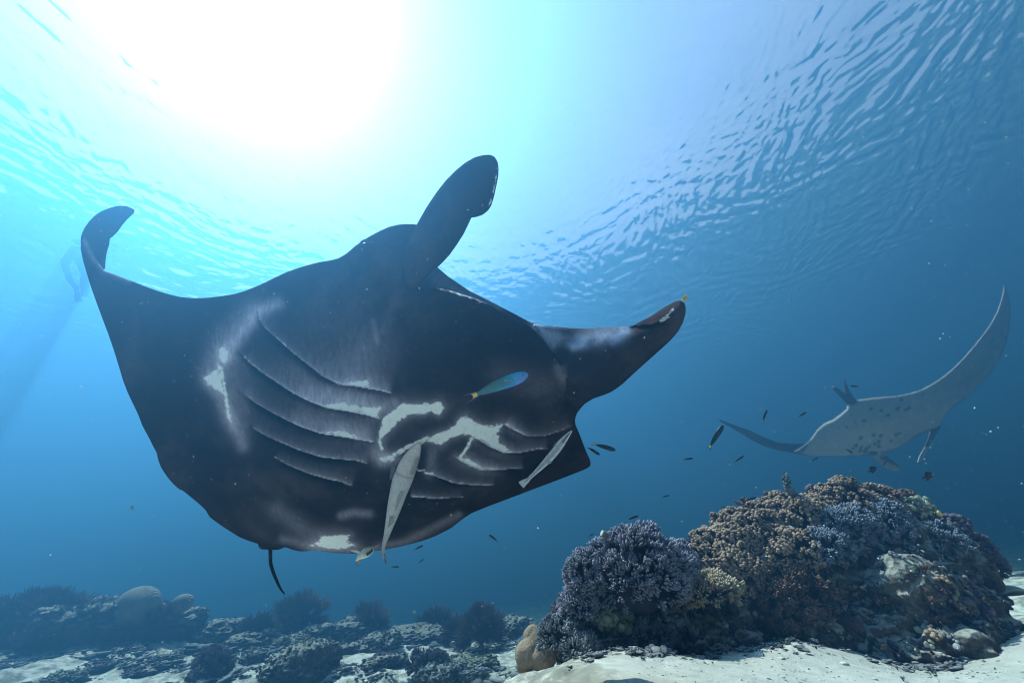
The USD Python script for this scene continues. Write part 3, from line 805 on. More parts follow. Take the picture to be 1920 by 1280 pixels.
# how bright the pale fringe of each slit is, from its outer to its inner end, and how wide
FRINGE = [((.25, .35, .45, .75), 16), ((.25, .5, .75, .9), 20), ((.2, .4, .7, .75), 18), ((.3, .4, .55, .5), 14), ((.2, .35, .5, .4), 11),
          ((.9, .35, .25, .2), 8), ((.8, .5, .5, .3), 10), ((.9, .75, .4, .3), 10), ((.45, .5, .35, .2), 10), ((.6, .4, .25, .1), 8)]
WHITE = [[(410, 655), (419, 650), (428, 657), (428, 672), (420, 683), (411, 672)], [(384, 709), (393, 699), (408, 693), (415, 702), (417, 720), (423, 741), (405, 731), (389, 719)],
         [(408, 680), (413, 684), (416, 702), (410, 702)], [(424, 768), (430, 780), (434, 792), (428, 786)],
         [(632, 719), (660, 716), (690, 712), (693, 726), (655, 722)],
         [(606, 760), (640, 753), (662, 760), (690, 764), (714, 764), (708, 776), (712, 785), (690, 777), (650, 769), (612, 764)],
         [(612, 809), (640, 806), (668, 816), (676, 823), (640, 818)],
         [(718, 783), (740, 768), (757, 755), (775, 757), (800, 757), (825, 754), (833, 764), (822, 778), (808, 771), (795, 776), (772, 776), (752, 785), (735, 802), (722, 815), (712, 824), (716, 803)],
         [(798, 824), (815, 815), (840, 806), (855, 796), (862, 783), (874, 779), (888, 788), (902, 797), (920, 799), (946, 793), (932, 812), (936, 830), (955, 843), (944, 848), (922, 838), (905, 824), (892, 824), (884, 815), (868, 813), (845, 820), (826, 834), (810, 828)],
         [(713, 859), (735, 852), (744, 848), (738, 862), (716, 865)], [(856, 857), (880, 861), (902, 876), (928, 879), (902, 881), (875, 871)],
         [(603, 1005), (630, 1003), (656, 1003), (650, 1014), (666, 1021), (642, 1028), (610, 1027), (584, 1021), (600, 1013)],
         [(950, 796), (970, 806), (982, 814), (966, 808)]]
STROKES = [([(716, 803), (711, 826), (716, 840)], 3, .9), ([(738, 852), (768, 836), (800, 822)], 4, 1.), ([(884, 822), (872, 845), (860, 858)], 3, .9), ([(800, 888), (780, 878), (810, 889)], 3, .5),
           ([(415, 690), (424, 750), (432, 790)], 5, .55)]
SOFT = [([(520, 570), (486, 583), (462, 612), (440, 640), (424, 668)], 13, .45), ([(470, 590), (420, 640), (400, 690)], 26, .30), ([(395, 715), (425, 765), (436, 790), (455, 835)], 13, .30), ([(440, 700), (450, 790)], 34, .16),
        ([(640, 966), (665, 960), (692, 963)], 8, .30), ([(158, 450), (166, 468), (178, 488), (196, 506), (240, 524)], 6, .30), ([(520, 955), (560, 985), (590, 1010)], 18, .16), ([(530, 1010), (590, 1027), (690, 1028), (760, 1015), (860, 965)], 8, .20),  # band along the wing tip is its lit rim, painted in
        ([(660, 690), (700, 650)], 45, .10), ([(600, 600), (680, 640)], 50, .07), ([(560, 700), (660, 700)], 40, .12), ([(580, 740), (680, 752)], 22, .30), ([(560, 785), (680, 808)], 16, .22),
        ([(710, 770), (735, 755)], 12, .35), ([(708, 835), (716, 862)], 14, .3), ([(940, 700), (1010, 720)], 30, .08), ([(1048, 690), (1062, 720)], 10, .22), ([(810, 850), (806, 886)], 10, .25), ([(700, 852), (760, 866)], 12, .22),
        ([(740, 560), (720, 620)], 10, .06), ([(700, 600), (708, 640)], 5, .10), ([(940, 560), (1000, 605)], 3, .0)]
# the flank of the right horn fin and the lining of the mouth are paler and bluish, with the light on them painted in
BLUE = [([(1008, 618), (1030, 640)], 15, .62), ([(1040, 625), (1060, 640)], 12, .25), ([(1085, 640), (1120, 632), (1165, 625)], 15, .42), ([(1075, 650), (1090, 645)], 8, .5), ([(820, 525), (860, 550), (930, 580)], 12, .16),
        ([(1150, 640), (1175, 620)], 8, .3)]


def seg_dist(P, line):
    """Distance of points to a polyline, the signed side and the place along it (0 to 1)."""
    line = np.asarray(line, float)
    L = np.r_[0, np.cumsum(np.linalg.norm(np.diff(line, axis=0), axis=1))]
    best, side, along = np.full(len(P), 1e9), np.zeros(len(P)), np.zeros(len(P))
    for k in range(len(line) - 1):
        a, b = line[k], line[k + 1]
        ab = b - a
        t = np.clip(((P - a) @ ab) / (ab @ ab), 0, 1)
        q = P - a - t[:, None] * ab
        d = np.hypot(q[:, 0], q[:, 1])
        m = d < best
        best[m] = d[m]
        side[m] = (ab[0] * (P[:, 1] - a[1]) - ab[1] * (P[:, 0] - a[0]))[m] / np.linalg.norm(ab)
        along[m] = ((L[k] + t * (L[k + 1] - L[k])) / L[-1])[m]
    return best, side, along


def belly_relief(P):
    """Gill flaps stand proud along each slit and drop behind it; low swellings elsewhere. Metres towards the viewer."""
    h = np.zeros(len(P))
    for k, s in enumerate(SLITS):
        d, side, t = seg_dist(P, s)
        end = np.clip(np.minimum(t, 1 - t) * 6, 0, 1)
        wide = 24 if k < 5 else 14
        amp = .058 if k < 5 else .040
        h += np.where(side < 0, amp * np.exp(-(d / wide) ** 1.3), -1.3 * amp * np.exp(-(d / (wide * .35)) ** 1.5)) * end
    d, _, t = seg_dist(P, [(760, 600), (775, 560), (778, 545)])
    h -= .02 * np.exp(-(d / 12) ** 2)
    d, _, t = seg_dist(P, [(1050, 690), (1065, 730)])
    h -= .03 * np.exp(-(d / 10) ** 2)
    for c, r, a in (((560, 1010), 40, -.02), ((690, 470), 30, .03), ((520, 985), 30, -.015)):
        h += a * np.exp(-((P[:, 0] - c[0]) ** 2 + (P[:, 1] - c[1]) ** 2) / r ** 2)
    return h


def belly_depth(P):
    q = np.c_[np.asarray(P, float)[:, :2] / 60, np.zeros(len(P))]
    return BELLY(P) - belly_relief(np.asarray(P, float)[:, :2]) + .02 * fbm(q, 2, 6)


MAIN = [(195, 507), (184, 491), (175, 472), (168, 456), (160, 446), (153, 450), (151, 466), (156, 490), (164, 517), (173, 545), (183, 573), (193, 600), (203, 626), (213, 655), (222, 684), (231, 714), (240, 737), (250, 758), (259, 777), (267, 798), (278, 818),
        (288, 838), (294, 849), (296, 860), (302, 876), (313, 893), (324, 906), (336, 917), (343, 919), (356, 930), (372, 943), (386, 956), (390, 964), (393, 969), (400, 974), (415, 985), (432, 996), (450, 1007), (468, 1014), (484, 1019), (485, 1026), (489, 1029), (505, 1030), (522, 1030), (530, 1027), (534, 1025), (541, 1027), (548, 1030),
        (562, 1033), (575, 1033), (584, 1031), (610, 1034), (640, 1037), (665, 1038), (700, 1033), (722, 1030), (760, 1022), (790, 1014), (815, 1005), (845, 990), (868, 972), (885, 961), (920, 947), (960, 932), (1010, 913), (1060, 894), (1098, 879), (1107, 873), (1107, 864), (1100, 848), (1092, 828), (1086, 812), (1079, 796), (1078, 786), (1082, 774), (1096, 756),
        (1090, 738), (1078, 712), (1060, 695), (1044, 674), (1032, 656), (1018, 636), (1004, 620), (990, 609), (965, 597), (940, 584), (915, 570), (892, 560), (865, 551), (842, 544), (820, 540), (800, 540), (780, 545), (764, 540), (756, 520), (762, 480), (775, 440), (782, 421),
        (765, 420), (748, 421), (730, 425), (712, 433), (695, 442), (680, 451), (665, 462), (650, 475), (635, 484), (620, 488), (600, 491), (580, 496), (560, 502), (540, 509), (520, 518), (500, 528), (480, 537), (460, 545), (440, 551), (415, 555), (390, 558), (365, 559), (340, 557), (318, 552), (295, 545), (270, 536), (245, 526), (220, 516)]
TIP = [(200, 512), (178, 492), (165, 478), (156, 468), (151, 455), (152, 442), (158, 428), (167, 415), (178, 404), (190, 396), (205, 390), (220, 386), (236, 386), (247, 390), (253, 394), (251, 400), (240, 410), (230, 421), (221, 434), (211, 444), (206, 447), (205, 458), (200, 474), (198, 490), (197, 505)]
FIN_A = [(770, 566), (752, 580), (738, 560), (738, 525), (746, 492), (758, 466), (770, 442), (784, 416), (800, 388), (818, 361), (836, 338), (854, 320), (872, 305), (890, 295), (905, 291), (918, 290), (927, 294), (933, 303), (935, 316), (934, 332), (930, 352), (926, 370), (921, 386), (915, 395), (905, 403), (893, 407), (884, 408), (878, 421), (868, 441), (857, 458), (843, 478), (830, 492), (818, 503), (800, 521), (786, 537), (779, 550)]
JAW = [(765, 575), (775, 545), (795, 522), (819, 500), (828, 508), (840, 518), (858, 530), (880, 545), (896, 553), (920, 565), (945, 578), (970, 591), (990, 602), (1012, 608), (1040, 613), (1070, 640), (1060, 700), (1030, 690), (980, 640), (900, 600), (830, 570)]
FIN_B = [(996, 606), (1014, 609), (1040, 612), (1070, 615), (1100, 616), (1130, 614), (1160, 612), (1186, 611), (1200, 603), (1218, 594), (1236, 582), (1252, 572), (1266, 565), (1276, 563), (1283, 567), (1286, 577), (1285, 590), (1280, 606), (1271, 622), (1258, 637), (1242, 652), (1225, 667), (1205, 685), (1185, 703), (1168, 719), (1156, 728), (1145, 735), (1130, 741), (1112, 747), (1096, 757), (1080, 775), (1066, 752), (1050, 720), (1035, 680), (1018, 640)]
FA = field([(752, 575, 2.02), (760, 500, 1.98), (784, 418, 2.0), (830, 490, 1.96), (830, 350, 1.90), (905, 291, 1.86), (935, 320, 1.93), (915, 395, 1.95), (885, 408, 1.93), (870, 350, 1.80), (800, 460, 1.88), (785, 530, 1.97)])
FB = field([(1000, 610, 2.16), (1050, 640, 2.16), (1050, 720, 2.16), (1080, 770, 2.3), (1100, 616, 2.12), (1186, 611, 2.05), (1150, 730, 2.12), (1240, 652, 2.02), (1283, 580, 1.98), (1252, 572, 2.02), (1150, 670, 1.98), (1230, 620, 1.94), (1095, 680, 2.06)])


def fin_a_depth(P):
    d, side, t = seg_dist(P, [(884, 408), (903, 392), (913, 372), (920, 345), (928, 318), (930, 300)])
    fold = np.clip(t * 8, 0, 1) * np.clip((1 - t) * 4, 0, 1)
    d2, s2, t2 = seg_dist(P, [(784, 416), (770, 440), (762, 466)])
    d3, s3, t3 = seg_dist(P, [(742, 590), (730, 540), (735, 500)])
    return FA(P) - .02 * np.exp(-(d / 9) ** 2) * fold * (side < 0) + .02 * np.exp(-(d / 5) ** 2) * (side > 0) * fold + .008 * fbm(np.c_[np.asarray(P)[:, :2] / 30, np.zeros(len(P))], 2, 3) + .07 * np.exp(-(d3 / 22) ** 2)


def fin_b_depth(P):
    P = np.asarray(P, float)[:, :2]
    d, side, t = seg_dist(P, [(1186, 612), (1205, 610), (1222, 609), (1240, 601), (1254, 590), (1264, 577)])
    end = np.clip((1 - t) * 4, 0, 1)
    h = .03 * np.exp(-(d / 12) ** 1.5) * (side < 0) * end
    h -= .012 * np.exp(-(d / 6) ** 2) * (side > 0) * end
    for line, wd, a in (([(1048, 655), (1054, 643), (1064, 639), (1078, 644)], 4, -.02), ([(1056, 652), (1066, 647), (1073, 649)], 6, .018), ([(1040, 660), (1052, 655), (1062, 662)], 5, -.012), ([(1050, 690), (1075, 690), (1100, 700)], 14, .02)):
        dd_, _, tt = seg_dist(P, line)
        h += a * np.exp(-(dd_ / wd) ** 2)
    return FB(P) - h + .01 * fbm(np.c_[P / 26, np.zeros(len(P))], 2, 8)


def body_thick(P):
    P = np.asarray(P, float)
    c = np.exp(-(((P[:, 0] - 760) / 330) ** 2 + ((P[:, 1] - 720) / 300) ** 2))
    return .05 + .42 * c


pieces = [
    slab(MAIN, belly_depth, .022, body_thick, 12, 150, 2.6),
    slab(TIP, lambda P: 2.90 + .0009 * (P[:, 0] - 190) + .0012 * (470 - P[:, 1]) + .02 * fbm(np.c_[P / 30, np.zeros(len(P))], 2, 5), .02, .05, 7, 30, 3),
    slab(FIN_A, fin_a_depth, .06, .12, 28, 34, 2.6),
    slab(JAW, lambda P: 2.26 + .0002 * (P[:, 0] - 800) + .01 * fbm(np.c_[P / 25, np.zeros(len(P))], 2, 4), .04, .3, 16, 60, 3),
    slab(FIN_B, fin_b_depth, .06, .15, 26, 40, 2.6)]
tailc = spline([(*at(507, 1015, 2.87),), (*at(507, 1032, 2.87),), (*at(507, 1050, 2.86),), (*at(511, 1068, 2.84),), (*at(518, 1086, 2.82),), (*at(525, 1101, 2.80),), (*at(534, 1113, 2.78),)], 30)
tv, tf_ = tube(tailc, np.interp(np.linspace(0, 1, 30), [0, .2, .7, 1], [.016, .013, .009, .004]), 10)
pieces.append(trimesh.Trimesh(tv, tf_, process=False))
body = m3.Manifold()
for q in pieces:
    s_ = solid(q)
    if s_.volume() < 0:
        print('inside out')
    body = body + s_
bm = body.to_mesh()
body_v, body_f = np.array(bm.vert_properties[:, :3], float), np.array(bm.tri_verts)
skin_cache = {}


def skin(v):
    """Pale markings of the skin, with some light and shade painted in: (white, soft, bluish) at vertices; white fades over a few pixels so that the material can fray its rim."""
    if len(v) in skin_cache:
        return skin_cache[len(v)]
    px, py, d = pixel(v)
    d = d / NEAR
    P = np.stack([px, py], 1)
    on_belly = np.abs(d - belly_depth(P)) < .03
    on_b = (np.abs(d - fin_b_depth(P)) < .08) & (px > 990)
    on_a = np.abs(d - fin_a_depth(P)) < .05
    in_jaw = (~on_belly) & (px > 770) & (px < 1060) & (py > 495) & (py < 640)
    white = np.full(len(v), -6.)
    pt = shapely.points(P)
    for poly in WHITE:
        g = shapely.Polygon(poly).buffer(0)
        b = shapely.distance(pt, g.boundary)
        white = np.maximum(white, np.where(shapely.contains_xy(g, px, py), b, -b) / 10)
    soft, blue = np.zeros(len(v)), np.zeros(len(v))
    soft += .30 * np.exp(-np.maximum(0, -white) * 10 / 9) * (white > -5)
    for line, wd, a in STROKES:
        b, _, t = seg_dist(P, line)
        white = np.maximum(white, (wd * a - b) / 10)
    for line, wd, a in SOFT:
        b, _, t = seg_dist(P, line)
        soft += a * np.exp(-(b / wd) ** 2)
    for k, s in enumerate(SLITS):
        b, side, t = seg_dist(P, s)
        a, wd = FRINGE[k]
        amp = np.interp(t, [0, .3, .65, 1], a) * np.clip(np.minimum(t, 1 - t) * 25, 0, 1)
        up_ = side < .6
        soft += np.where(up_, amp * (.55 * np.exp(-b / (wd * 1.15)) + .45 * np.exp(-b / 3.5)), 0)
        white = np.maximum(white, np.where(up_, (2.6 * amp - .8 - b) / 10, -1))
        soft *= np.where((side > .6) & (b < 9), .35 + .65 * (b / 9), 1)  # shade below each slit painted in by weakening the pale tone
    for line, wd, a in BLUE:
        b, _, t = seg_dist(P, line)
        blue += 1.35 * a * np.exp(-(b / wd) ** 2)
    white = np.where(on_belly, np.maximum(white, -1), -1)
    soft = np.where(on_belly, np.minimum(soft, 1), 0)
    blue = np.where((on_b | in_jaw) & ~(on_belly & ~on_b), np.minimum(blue, 1), 0)
    for line, ok, wd in (([(934, 316), (931, 345), (925, 372), (917, 390)], on_a, 2.6), ([(1264, 577), (1256, 588), (1248, 597), (1238, 603)], on_b, 2.0), ([(820, 541), (842, 545), (865, 552), (892, 561), (915, 571)], on_belly, 1.6)):
        b, _, t = seg_dist(P, line)
        white = np.where(ok, np.maximum(white, (wd * np.clip(np.minimum(t, 1 - t) * 6 + .2, 0, 1) - b) / 10), white)
    skin_cache[len(v)] = (np.clip(white, -1, 1), soft, blue)
    return skin_cache[len(v)]


skin_m = mat('black_skin', {
    'g': ('geometry', {}), 'w': ('attribute', {'attribute': 'white'}), 's': ('attribute', {'attribute': 'soft'}), 'bl': ('attribute', {'attribute': 'blue'}),
    'n': ('noise_texture', {'scale': 42, 'detail': 6, 'roughness': .75}), 'n2': ('noise_texture', {'scale': 160, 'detail': 4, 'roughness': .7}), 'n3': ('noise_texture', {'scale': 3.2, 'detail': 4, 'roughness': .6}),
    'n4': ('noise_texture', {'scale': 260, 'detail': 1}), 'spk': ('rgb_ramp', {'ramp': [(.67, (0, 0, 0)), (.74, (.16, .16, .18))]}),  # spk: flash backscatter of drifting specks, painted into the skin colour
    'c1': ('math', {'math_type': 'subtract', 'value2': .5}), 'c2': ('math', {'math_type': 'multiply_add', 'value2': 2.0}),
    'n2c': ('math', {'math_type': 'subtract', 'value2': .5}), 'c3': ('math', {'math_type': 'multiply_add', 'value2': 1.0}),
    'th': ('map_range', {'from_min': -.05, 'from_max': .09, 'to_min': 0, 'to_max': 1, 'clamp': True}),
    'base': ('rgb_ramp', {'ramp': [(.3, (.012, .0085, .009)), (.52, (.027, .0185, .019)), (.72, (.072, .052, .053))]}),
    'grain': ('math', {'math_type': 'multiply_add', 'value2': 1.9, 'value3': .08}), 'mp': ('mapping', {'mapping_type': 'point', 'scale': (60, 22, 18), 'rotation': (.3, .5, .6)}), 'n5': ('noise_texture', {'scale': 1, 'detail': 5, 'roughness': .7}), 'gm2': ('math', {'math_type': 'multiply_add', 'value2': 1.0, 'value3': -.25}), 'gm': ('math', {'math_type': 'multiply_add', 'value2': .6}), 'sg': ('math', {'math_type': 'multiply', 'use_clamp': True}),
    'm1': ('mix_color', {'b': (.62, .55, .70)}), 'm2': ('mix_color', {'b': (.38, .45, .62)}), 'm3': ('mix_color', {}), 'add': ('mix_color', {'blend_type': 'add', 'fac': 1.0}),
    'bb': ('math', {'math_type': 'multiply_add', 'value2': .5}), 'b': ('bump', {'strength': .6, 'distance': .01}), 'wm': ('rgb_ramp', {'ramp': [(.25, (.62, .60, .63)), (.45, (.95, .94, .95))]}), 'bg': ('math', {'math_type': 'multiply'}),
    'p': ('principled_bsdf', {'roughness': .6, 'specular_ior_level': 0.0})},
    [('g.position', 'n.vector'), ('g.position', 'n2.vector'), ('g.position', 'n3.vector'), ('g.position', 'n4.vector'), ('n.fac', 'c1.value1'), ('c1.value', 'c2.value1'), ('w.fac', 'c2.value3'), ('n2.fac', 'n2c.value1'), ('n2c.value', 'c3.value1'), ('c2.value', 'c3.value3'),
     ('c3.value', 'th.value'), ('n3.fac', 'base.fac'), ('g.position', 'mp.vector'), ('mp.vector', 'n5.vector'), ('n2.fac', 'gm.value1'), ('n5.fac', 'gm2.value1'), ('gm2.value', 'gm.value3'), ('gm.value', 'grain.value1'), ('s.fac', 'sg.value1'), ('grain.value', 'sg.value2'), ('base.color', 'add.a'), ('n4.fac', 'spk.fac'), ('spk.color', 'add.b'),
     ('add.result', 'm1.a'), ('sg.value', 'm1.fac'), ('m1.result', 'm2.a'), ('bl.fac', 'bg.value1'), ('grain.value', 'bg.value2'), ('bg.value', 'm2.fac'), ('m2.result', 'm3.a'), ('n.fac', 'wm.fac'), ('wm.color', 'm3.b'), ('th.result', 'm3.fac'), ('m3.result', 'p.base_color'),
     ('n.fac', 'bb.value1'), ('n2.fac', 'bb.value3'), ('bb.value', 'b.height'), ('b.normal', 'p.normal')])
manta = thing('manta_ray', 'huge black manta ray with white belly patches and gill slits, banking in mid water', 'manta ray')
put('body', near((body_v, body_f)), skin_m, manta, 38, {'white': lambda v: skin(v)[0], 'soft': lambda v: skin(v)[1], 'blue': lambda v: skin(v)[2]})
eye_m = mat('eye_dark', {'p': ('principled_bsdf', {'base_color': (.02, .018, .03), 'roughness': .35, 'specular_ior_level': .1})}, [])
for r_, z_, nm in ((.021, .0, 'eye'),):
    s = trimesh.creation.icosphere(3, r_)
    c0 = at(686, 461, float(belly_depth(np.array([[686., 461.]]))[0]) + .004)
    eyep = put(nm, near((s.vertices * [1, 1, .8] + c0, s.faces)), eye_m, manta)
rg = trimesh.creation.torus(.030, .0055, 28, 8)
al = trimesh.geometry.align_vectors([0, 0, 1], EYE - c0)
rg.apply_transform(al)
put('eyelid', near((rg.vertices + at(686, 461, float(belly_depth(np.array([[686., 461.]]))[0]) - .002), rg.faces)), skin_m, manta, True, {k: np.full(len(rg.vertices), q_) for k, q_ in (('white', -1.), ('soft', .06), ('blue', 0.))})

# ------------------------------------------------------------------ pale manta ray far behind
PB = field([(1585, 765, 6.0), (1640, 745, 6.0), (1700, 735, 6.05), (1760, 712, 6.2), (1835, 640, 6.6), (1880, 540, 7.1), (1893, 600, 6.9), (1872, 680, 6.6), (1800, 752, 6.2), (1740, 808, 6.15), (1680, 840, 6.2), (1630, 853, 6.25), (1550, 856, 6.4), (1480, 846, 6.6), (1545, 792, 6.2), (1650, 800, 5.85), (1580, 815, 6.05), (1720, 775, 5.95)], 1e-4)
PALE = [(1586, 766), (1588, 757), (1598, 752), (1610, 748), (1640, 744), (1680, 741), (1705, 736), (1725, 730), (1745, 720), (1765, 707), (1785, 691), (1805, 671), (1825, 648), (1842, 627), (1857, 606), (1868, 585), (1876, 562), (1880, 545), (1880, 533), (1885, 536), (1890, 550), (1894, 570), (1895, 592), (1893, 615), (1887, 642), (1879, 664), (1868, 684), (1855, 703), (1840, 720), (1824, 735), (1806, 749), (1788, 762), (1770, 780), (1766, 796), (1754, 802), (1738, 809), (1718, 817), (1700, 830), (1680, 842), (1655, 850), (1632, 853), (1605, 855), (1580, 856), (1550, 856), (1525, 855), (1505, 852), (1485, 848), (1492, 843), (1505, 835), (1514, 828), (1522, 818), (1532, 804), (1545, 792), (1560, 786), (1574, 776)]
FARWING = [(1530, 836), (1507, 831), (1480, 830), (1455, 828), (1430, 818), (1405, 806), (1382, 798), (1358, 789), (1338, 781), (1350, 790), (1372, 802), (1392, 814), (1412, 826), (1432, 836), (1455, 843), (1480, 848), (1510, 853), (1540, 850)]
LOBE = [(1626, 846), (1640, 860), (1652, 871), (1664, 879), (1676, 883), (1686, 882), (1688, 877), (1682, 870), (1672, 862), (1664, 856), (1656, 846)]
ROD = [(1742, 800), (1742, 812), (1736, 830), (1728, 845), (1722, 857), (1719, 868), (1724, 866), (1730, 857), (1738, 843), (1746, 828), (1754, 816), (1764, 802), (1768, 786)]
pp = [slab(PALE, lambda P: PB(P) + .02 * fbm(np.c_[P / 40, np.zeros(len(P))], 2, 3), .05, lambda P: .06 + .5 * np.exp(-(((P[:, 0] - 1650) / 90) ** 2 + ((P[:, 1] - 800) / 50) ** 2)), 7, 45, 2.6),
      slab(FARWING, lambda P: 6.75 + .002 * (1500 - P[:, 0]), .03, .05, 4, 12, 2.2),
      slab(LOBE, lambda P: 6.2 + .002 * (P[:, 1] - 850), .03, .05, 4, 8, 2),
      slab(ROD, lambda P: 6.3 + 0 * P[:, 0], .03, .05, 4, 6, 2)]
for line, wd in (([(1600, 762), (1588, 748), (1576, 737), (1562, 725)], (.05, .05, .04, .025)), ([(1602, 760), (1594, 746), (1588, 732), (1583, 712)], (.07, .05, .03, .008))):
    q = spline([(*at(*c, 6.05),) for c in line], 12)
    v_, f_ = tube(q, np.interp(np.linspace(0, 1, 12), np.linspace(0, 1, 4), wd), 8)
    pp.append(trimesh.Trimesh(v_, f_, process=False))
pb_ = m3.Manifold()
for q in pp:
    pb_ = pb_ + solid(q)
pm_ = pb_.to_mesh()
SPOTS = [(660, 383, 24), (720, 330, 18), (768, 405, 24), (845, 455, 26), (945, 388, 30), (962, 370, 20), (1040, 395, 26), (1075, 375, 24), (990, 288, 22), (1225, 225, 16), (1310, 222, 13), (1365, 185, 14), (1395, 310, 13), (580, 512, 24), (545, 703, 28), (570, 688, 14), (685, 670, 26), (762, 678, 26), (930, 665, 24), (968, 650, 20), (745, 740, 26), (700, 765, 22), (880, 730, 24),
         (495, 782, 30), (552, 805, 22), (605, 825, 30), (640, 793, 24), (745, 790, 26), (660, 868, 36), (600, 850, 34), (540, 840, 26), (390, 588, 18), (700, 872, 30), (460, 818, 20), (150, 698, 12), (70, 750, 12)]


AFAR = 1.3


def pale_skin(v):
    px, py, d = pixel(v)
    d = d / AFAR
    sp = np.full(len(v), -1.)
    front = d < PB(np.stack([px, py], 1)) + .02
    for a, b, r_ in SPOTS:
        cx, cy = 1520 + a / 5.818, 700 + b / 5.818
        ca = .5
        X, Y = px - cx, py - cy
        u, w2 = X * math.cos(ca) - Y * math.sin(ca), X * math.sin(ca) + Y * math.cos(ca)
        sp = np.maximum(sp, 1 - np.hypot(u / 1.15, w2 / .85) / (r_ * .85 / 5.818))
    for line in ([(1596, 772), (1602, 790), (1612, 806)], [(1558, 790), (1566, 800), (1576, 804)]):
        b, _, _ = seg_dist(np.stack([px, py], 1), line)
        sp = np.maximum(sp, .3 - b / 3)
    dark = np.where((px < 1520) & (py < 849) & (px + .6 * (py - 840) < 1512), .75, 0.)
    dark = np.maximum(dark, np.where((py < 762 - .4 * (px - 1590)) & (px < 1606) & (px > 1555), .95, 0))
    dark = np.maximum(dark, np.where((px > 1650) & (py > 853 + (1688 - px) * -.0) & (py < 862 + (px - 1655) * .45) & (px < 1690), .6, 0))
    edge = .5 * np.exp(-np.maximum(0, 858 - py) / 14) * (px > 1590) * (px < 1700) + .4 * np.exp(-(seg_dist(np.stack([px, py], 1), [(1690, 826), (1740, 805), (1765, 790)])[0] / 9) ** 2)
    wing = .45 * np.exp(-(seg_dist(np.stack([px, py], 1), [(1800, 730), (1850, 680), (1875, 620)])[0] / 18) ** 2)
    return np.clip(np.where(front, sp, -1), -1, 1), np.clip(np.where(front, dark + edge * .5 + wing * .5, 1.), 0, 1)


pale_m = mat('pale_skin', {
    'g': ('geometry', {}), 'w': ('attribute', {'attribute': 'spot'}), 's': ('attribute', {'attribute': 'dark'}), 'n': ('noise_texture', {'scale': 14, 'detail': 4}),
    'c1': ('math', {'math_type': 'multiply_add', 'value2': 1.2}), 'th': ('map_range', {'from_min': .55, 'from_max': .8, 'to_min': 0, 'to_max': 1, 'clamp': True}),
    'm1': ('mix_color', {'a': (.27, .27, .265), 'b': (.05, .055, .07)}), 'm2': ('mix_color', {'b': (.07, .07, .08)}), 'p': ('principled_bsdf', {'roughness': .65, 'specular_ior_level': .06})},
    [('g.position', 'n.vector'), ('n.fac', 'c1.value1'), ('w.fac', 'c1.value3'), ('c1.value', 'th.value'), ('s.fac', 'm1.fac'), ('m1.result', 'm2.a'), ('th.result', 'm2.fac'), ('m2.result', 'p.base_color')])
pale = thing('manta_ray', 'pale bellied manta ray with dark belly spots, gliding above the coral head', 'manta ray')
put('body', (EYE + AFAR * (np.array(pm_.vert_properties[:, :3], float) - EYE), np.array(pm_.tri_verts)), pale_m, pale, 40, {'spot': lambda v: pale_skin(v)[0], 'dark': lambda v: pale_skin(v)[1]})

# ------------------------------------------------------------------ remoras
remora_m = mat('remora_skin', {
    'a': ('attribute', {'attribute': 'paint'}), 'g': ('geometry', {}), 'n': ('noise_texture', {'scale': 90, 'detail': 3}), 'r': ('rgb_ramp', {'ramp': [(.3, (.75, .75, .75)), (.7, (1.1, 1.1, 1.1))]}),
    'm': ('mix_color', {'blend_type': 'multiply', 'fac': 1.0}), 'p': ('principled_bsdf', {'roughness': .5, 'specular_ior_level': .12})},
    [('g.position', 'n.vector'), ('n.fac', 'r.fac'), ('a.color', 'm.a'), ('r.color', 'm.b'), ('m.result', 'p.base_color')])


def body_along(line, widths, deep, n=60, sides=20, lift=0.0):
    """A fish body along (px, py, distance) with full widths in pixels; deep = thickness over width. Returns mesh, place along, place round."""
    L = spline(line, n)
    t = np.linspace(0, 1, n)
    C = np.stack([at(*q) for q in L])
    w_ = PchipInterpolator(np.linspace(0, 1, len(widths)), widths)(t) / 2 * L[:, 2] / F_PX
    T = np.gradient(C, axis=0)
    T /= np.linalg.norm(T, axis=1, keepdims=True)
    V = EYE - C
    V /= np.linalg.norm(V, axis=1, keepdims=True)
    S = np.cross(T, V)
    S /= np.linalg.norm(S, axis=1, keepdims=True)
    N = np.cross(S, T)
    th = np.arange(sides) * 2 * np.pi / sides
    v = (C[:, None] + w_[:, None, None] * (np.cos(th)[None, :, None] * S[:, None] + deep * np.sin(th)[None, :, None] * N[:, None])).reshape(-1, 3)
    i = np.arange(n * sides).reshape(n, sides)
    j = np.roll(i, -1, 1)
    f = np.concatenate([np.stack([i[:-1], j[:-1], j[1:]], -1).reshape(-1, 3), np.stack([i[:-1], j[1:], i[1:]], -1).reshape(-1, 3)])
    v = np.vstack([v, C[0], C[-1]])
    f = np.vstack([f, np.stack([np.full(sides, n * sides), j[0], i[0]], 1), np.stack([np.full(sides, n * sides + 1), i[-1], j[-1]], 1)])
    if np.einsum('ij,ij->', v[f[:, 0]], np.cross(v[f[:, 1]], v[f[:, 2]])) < 0:
        f = f[:, ::-1]
    return (v, f), np.r_[np.repeat(t, sides), 0, 1], np.r_[np.tile(th, n), 0, 0]


def fin_px(outline, d, thick=.006, step=2.0, tilt=(0, 0)):
    c = np.mean(outline, 0)
    return slab(outline, lambda P: d + tilt[0] * (P[:, 0] - c[0]) + tilt[1] * (P[:, 1] - c[1]), .002, thick, 2.5, 3, step)


def vol(m):
    return (np.array(m.vertices), np.array(m.faces))


def flat_paint(c):
    return {'paint': lambda v: np.tile(np.asarray(c, float), (len(v), 1))}


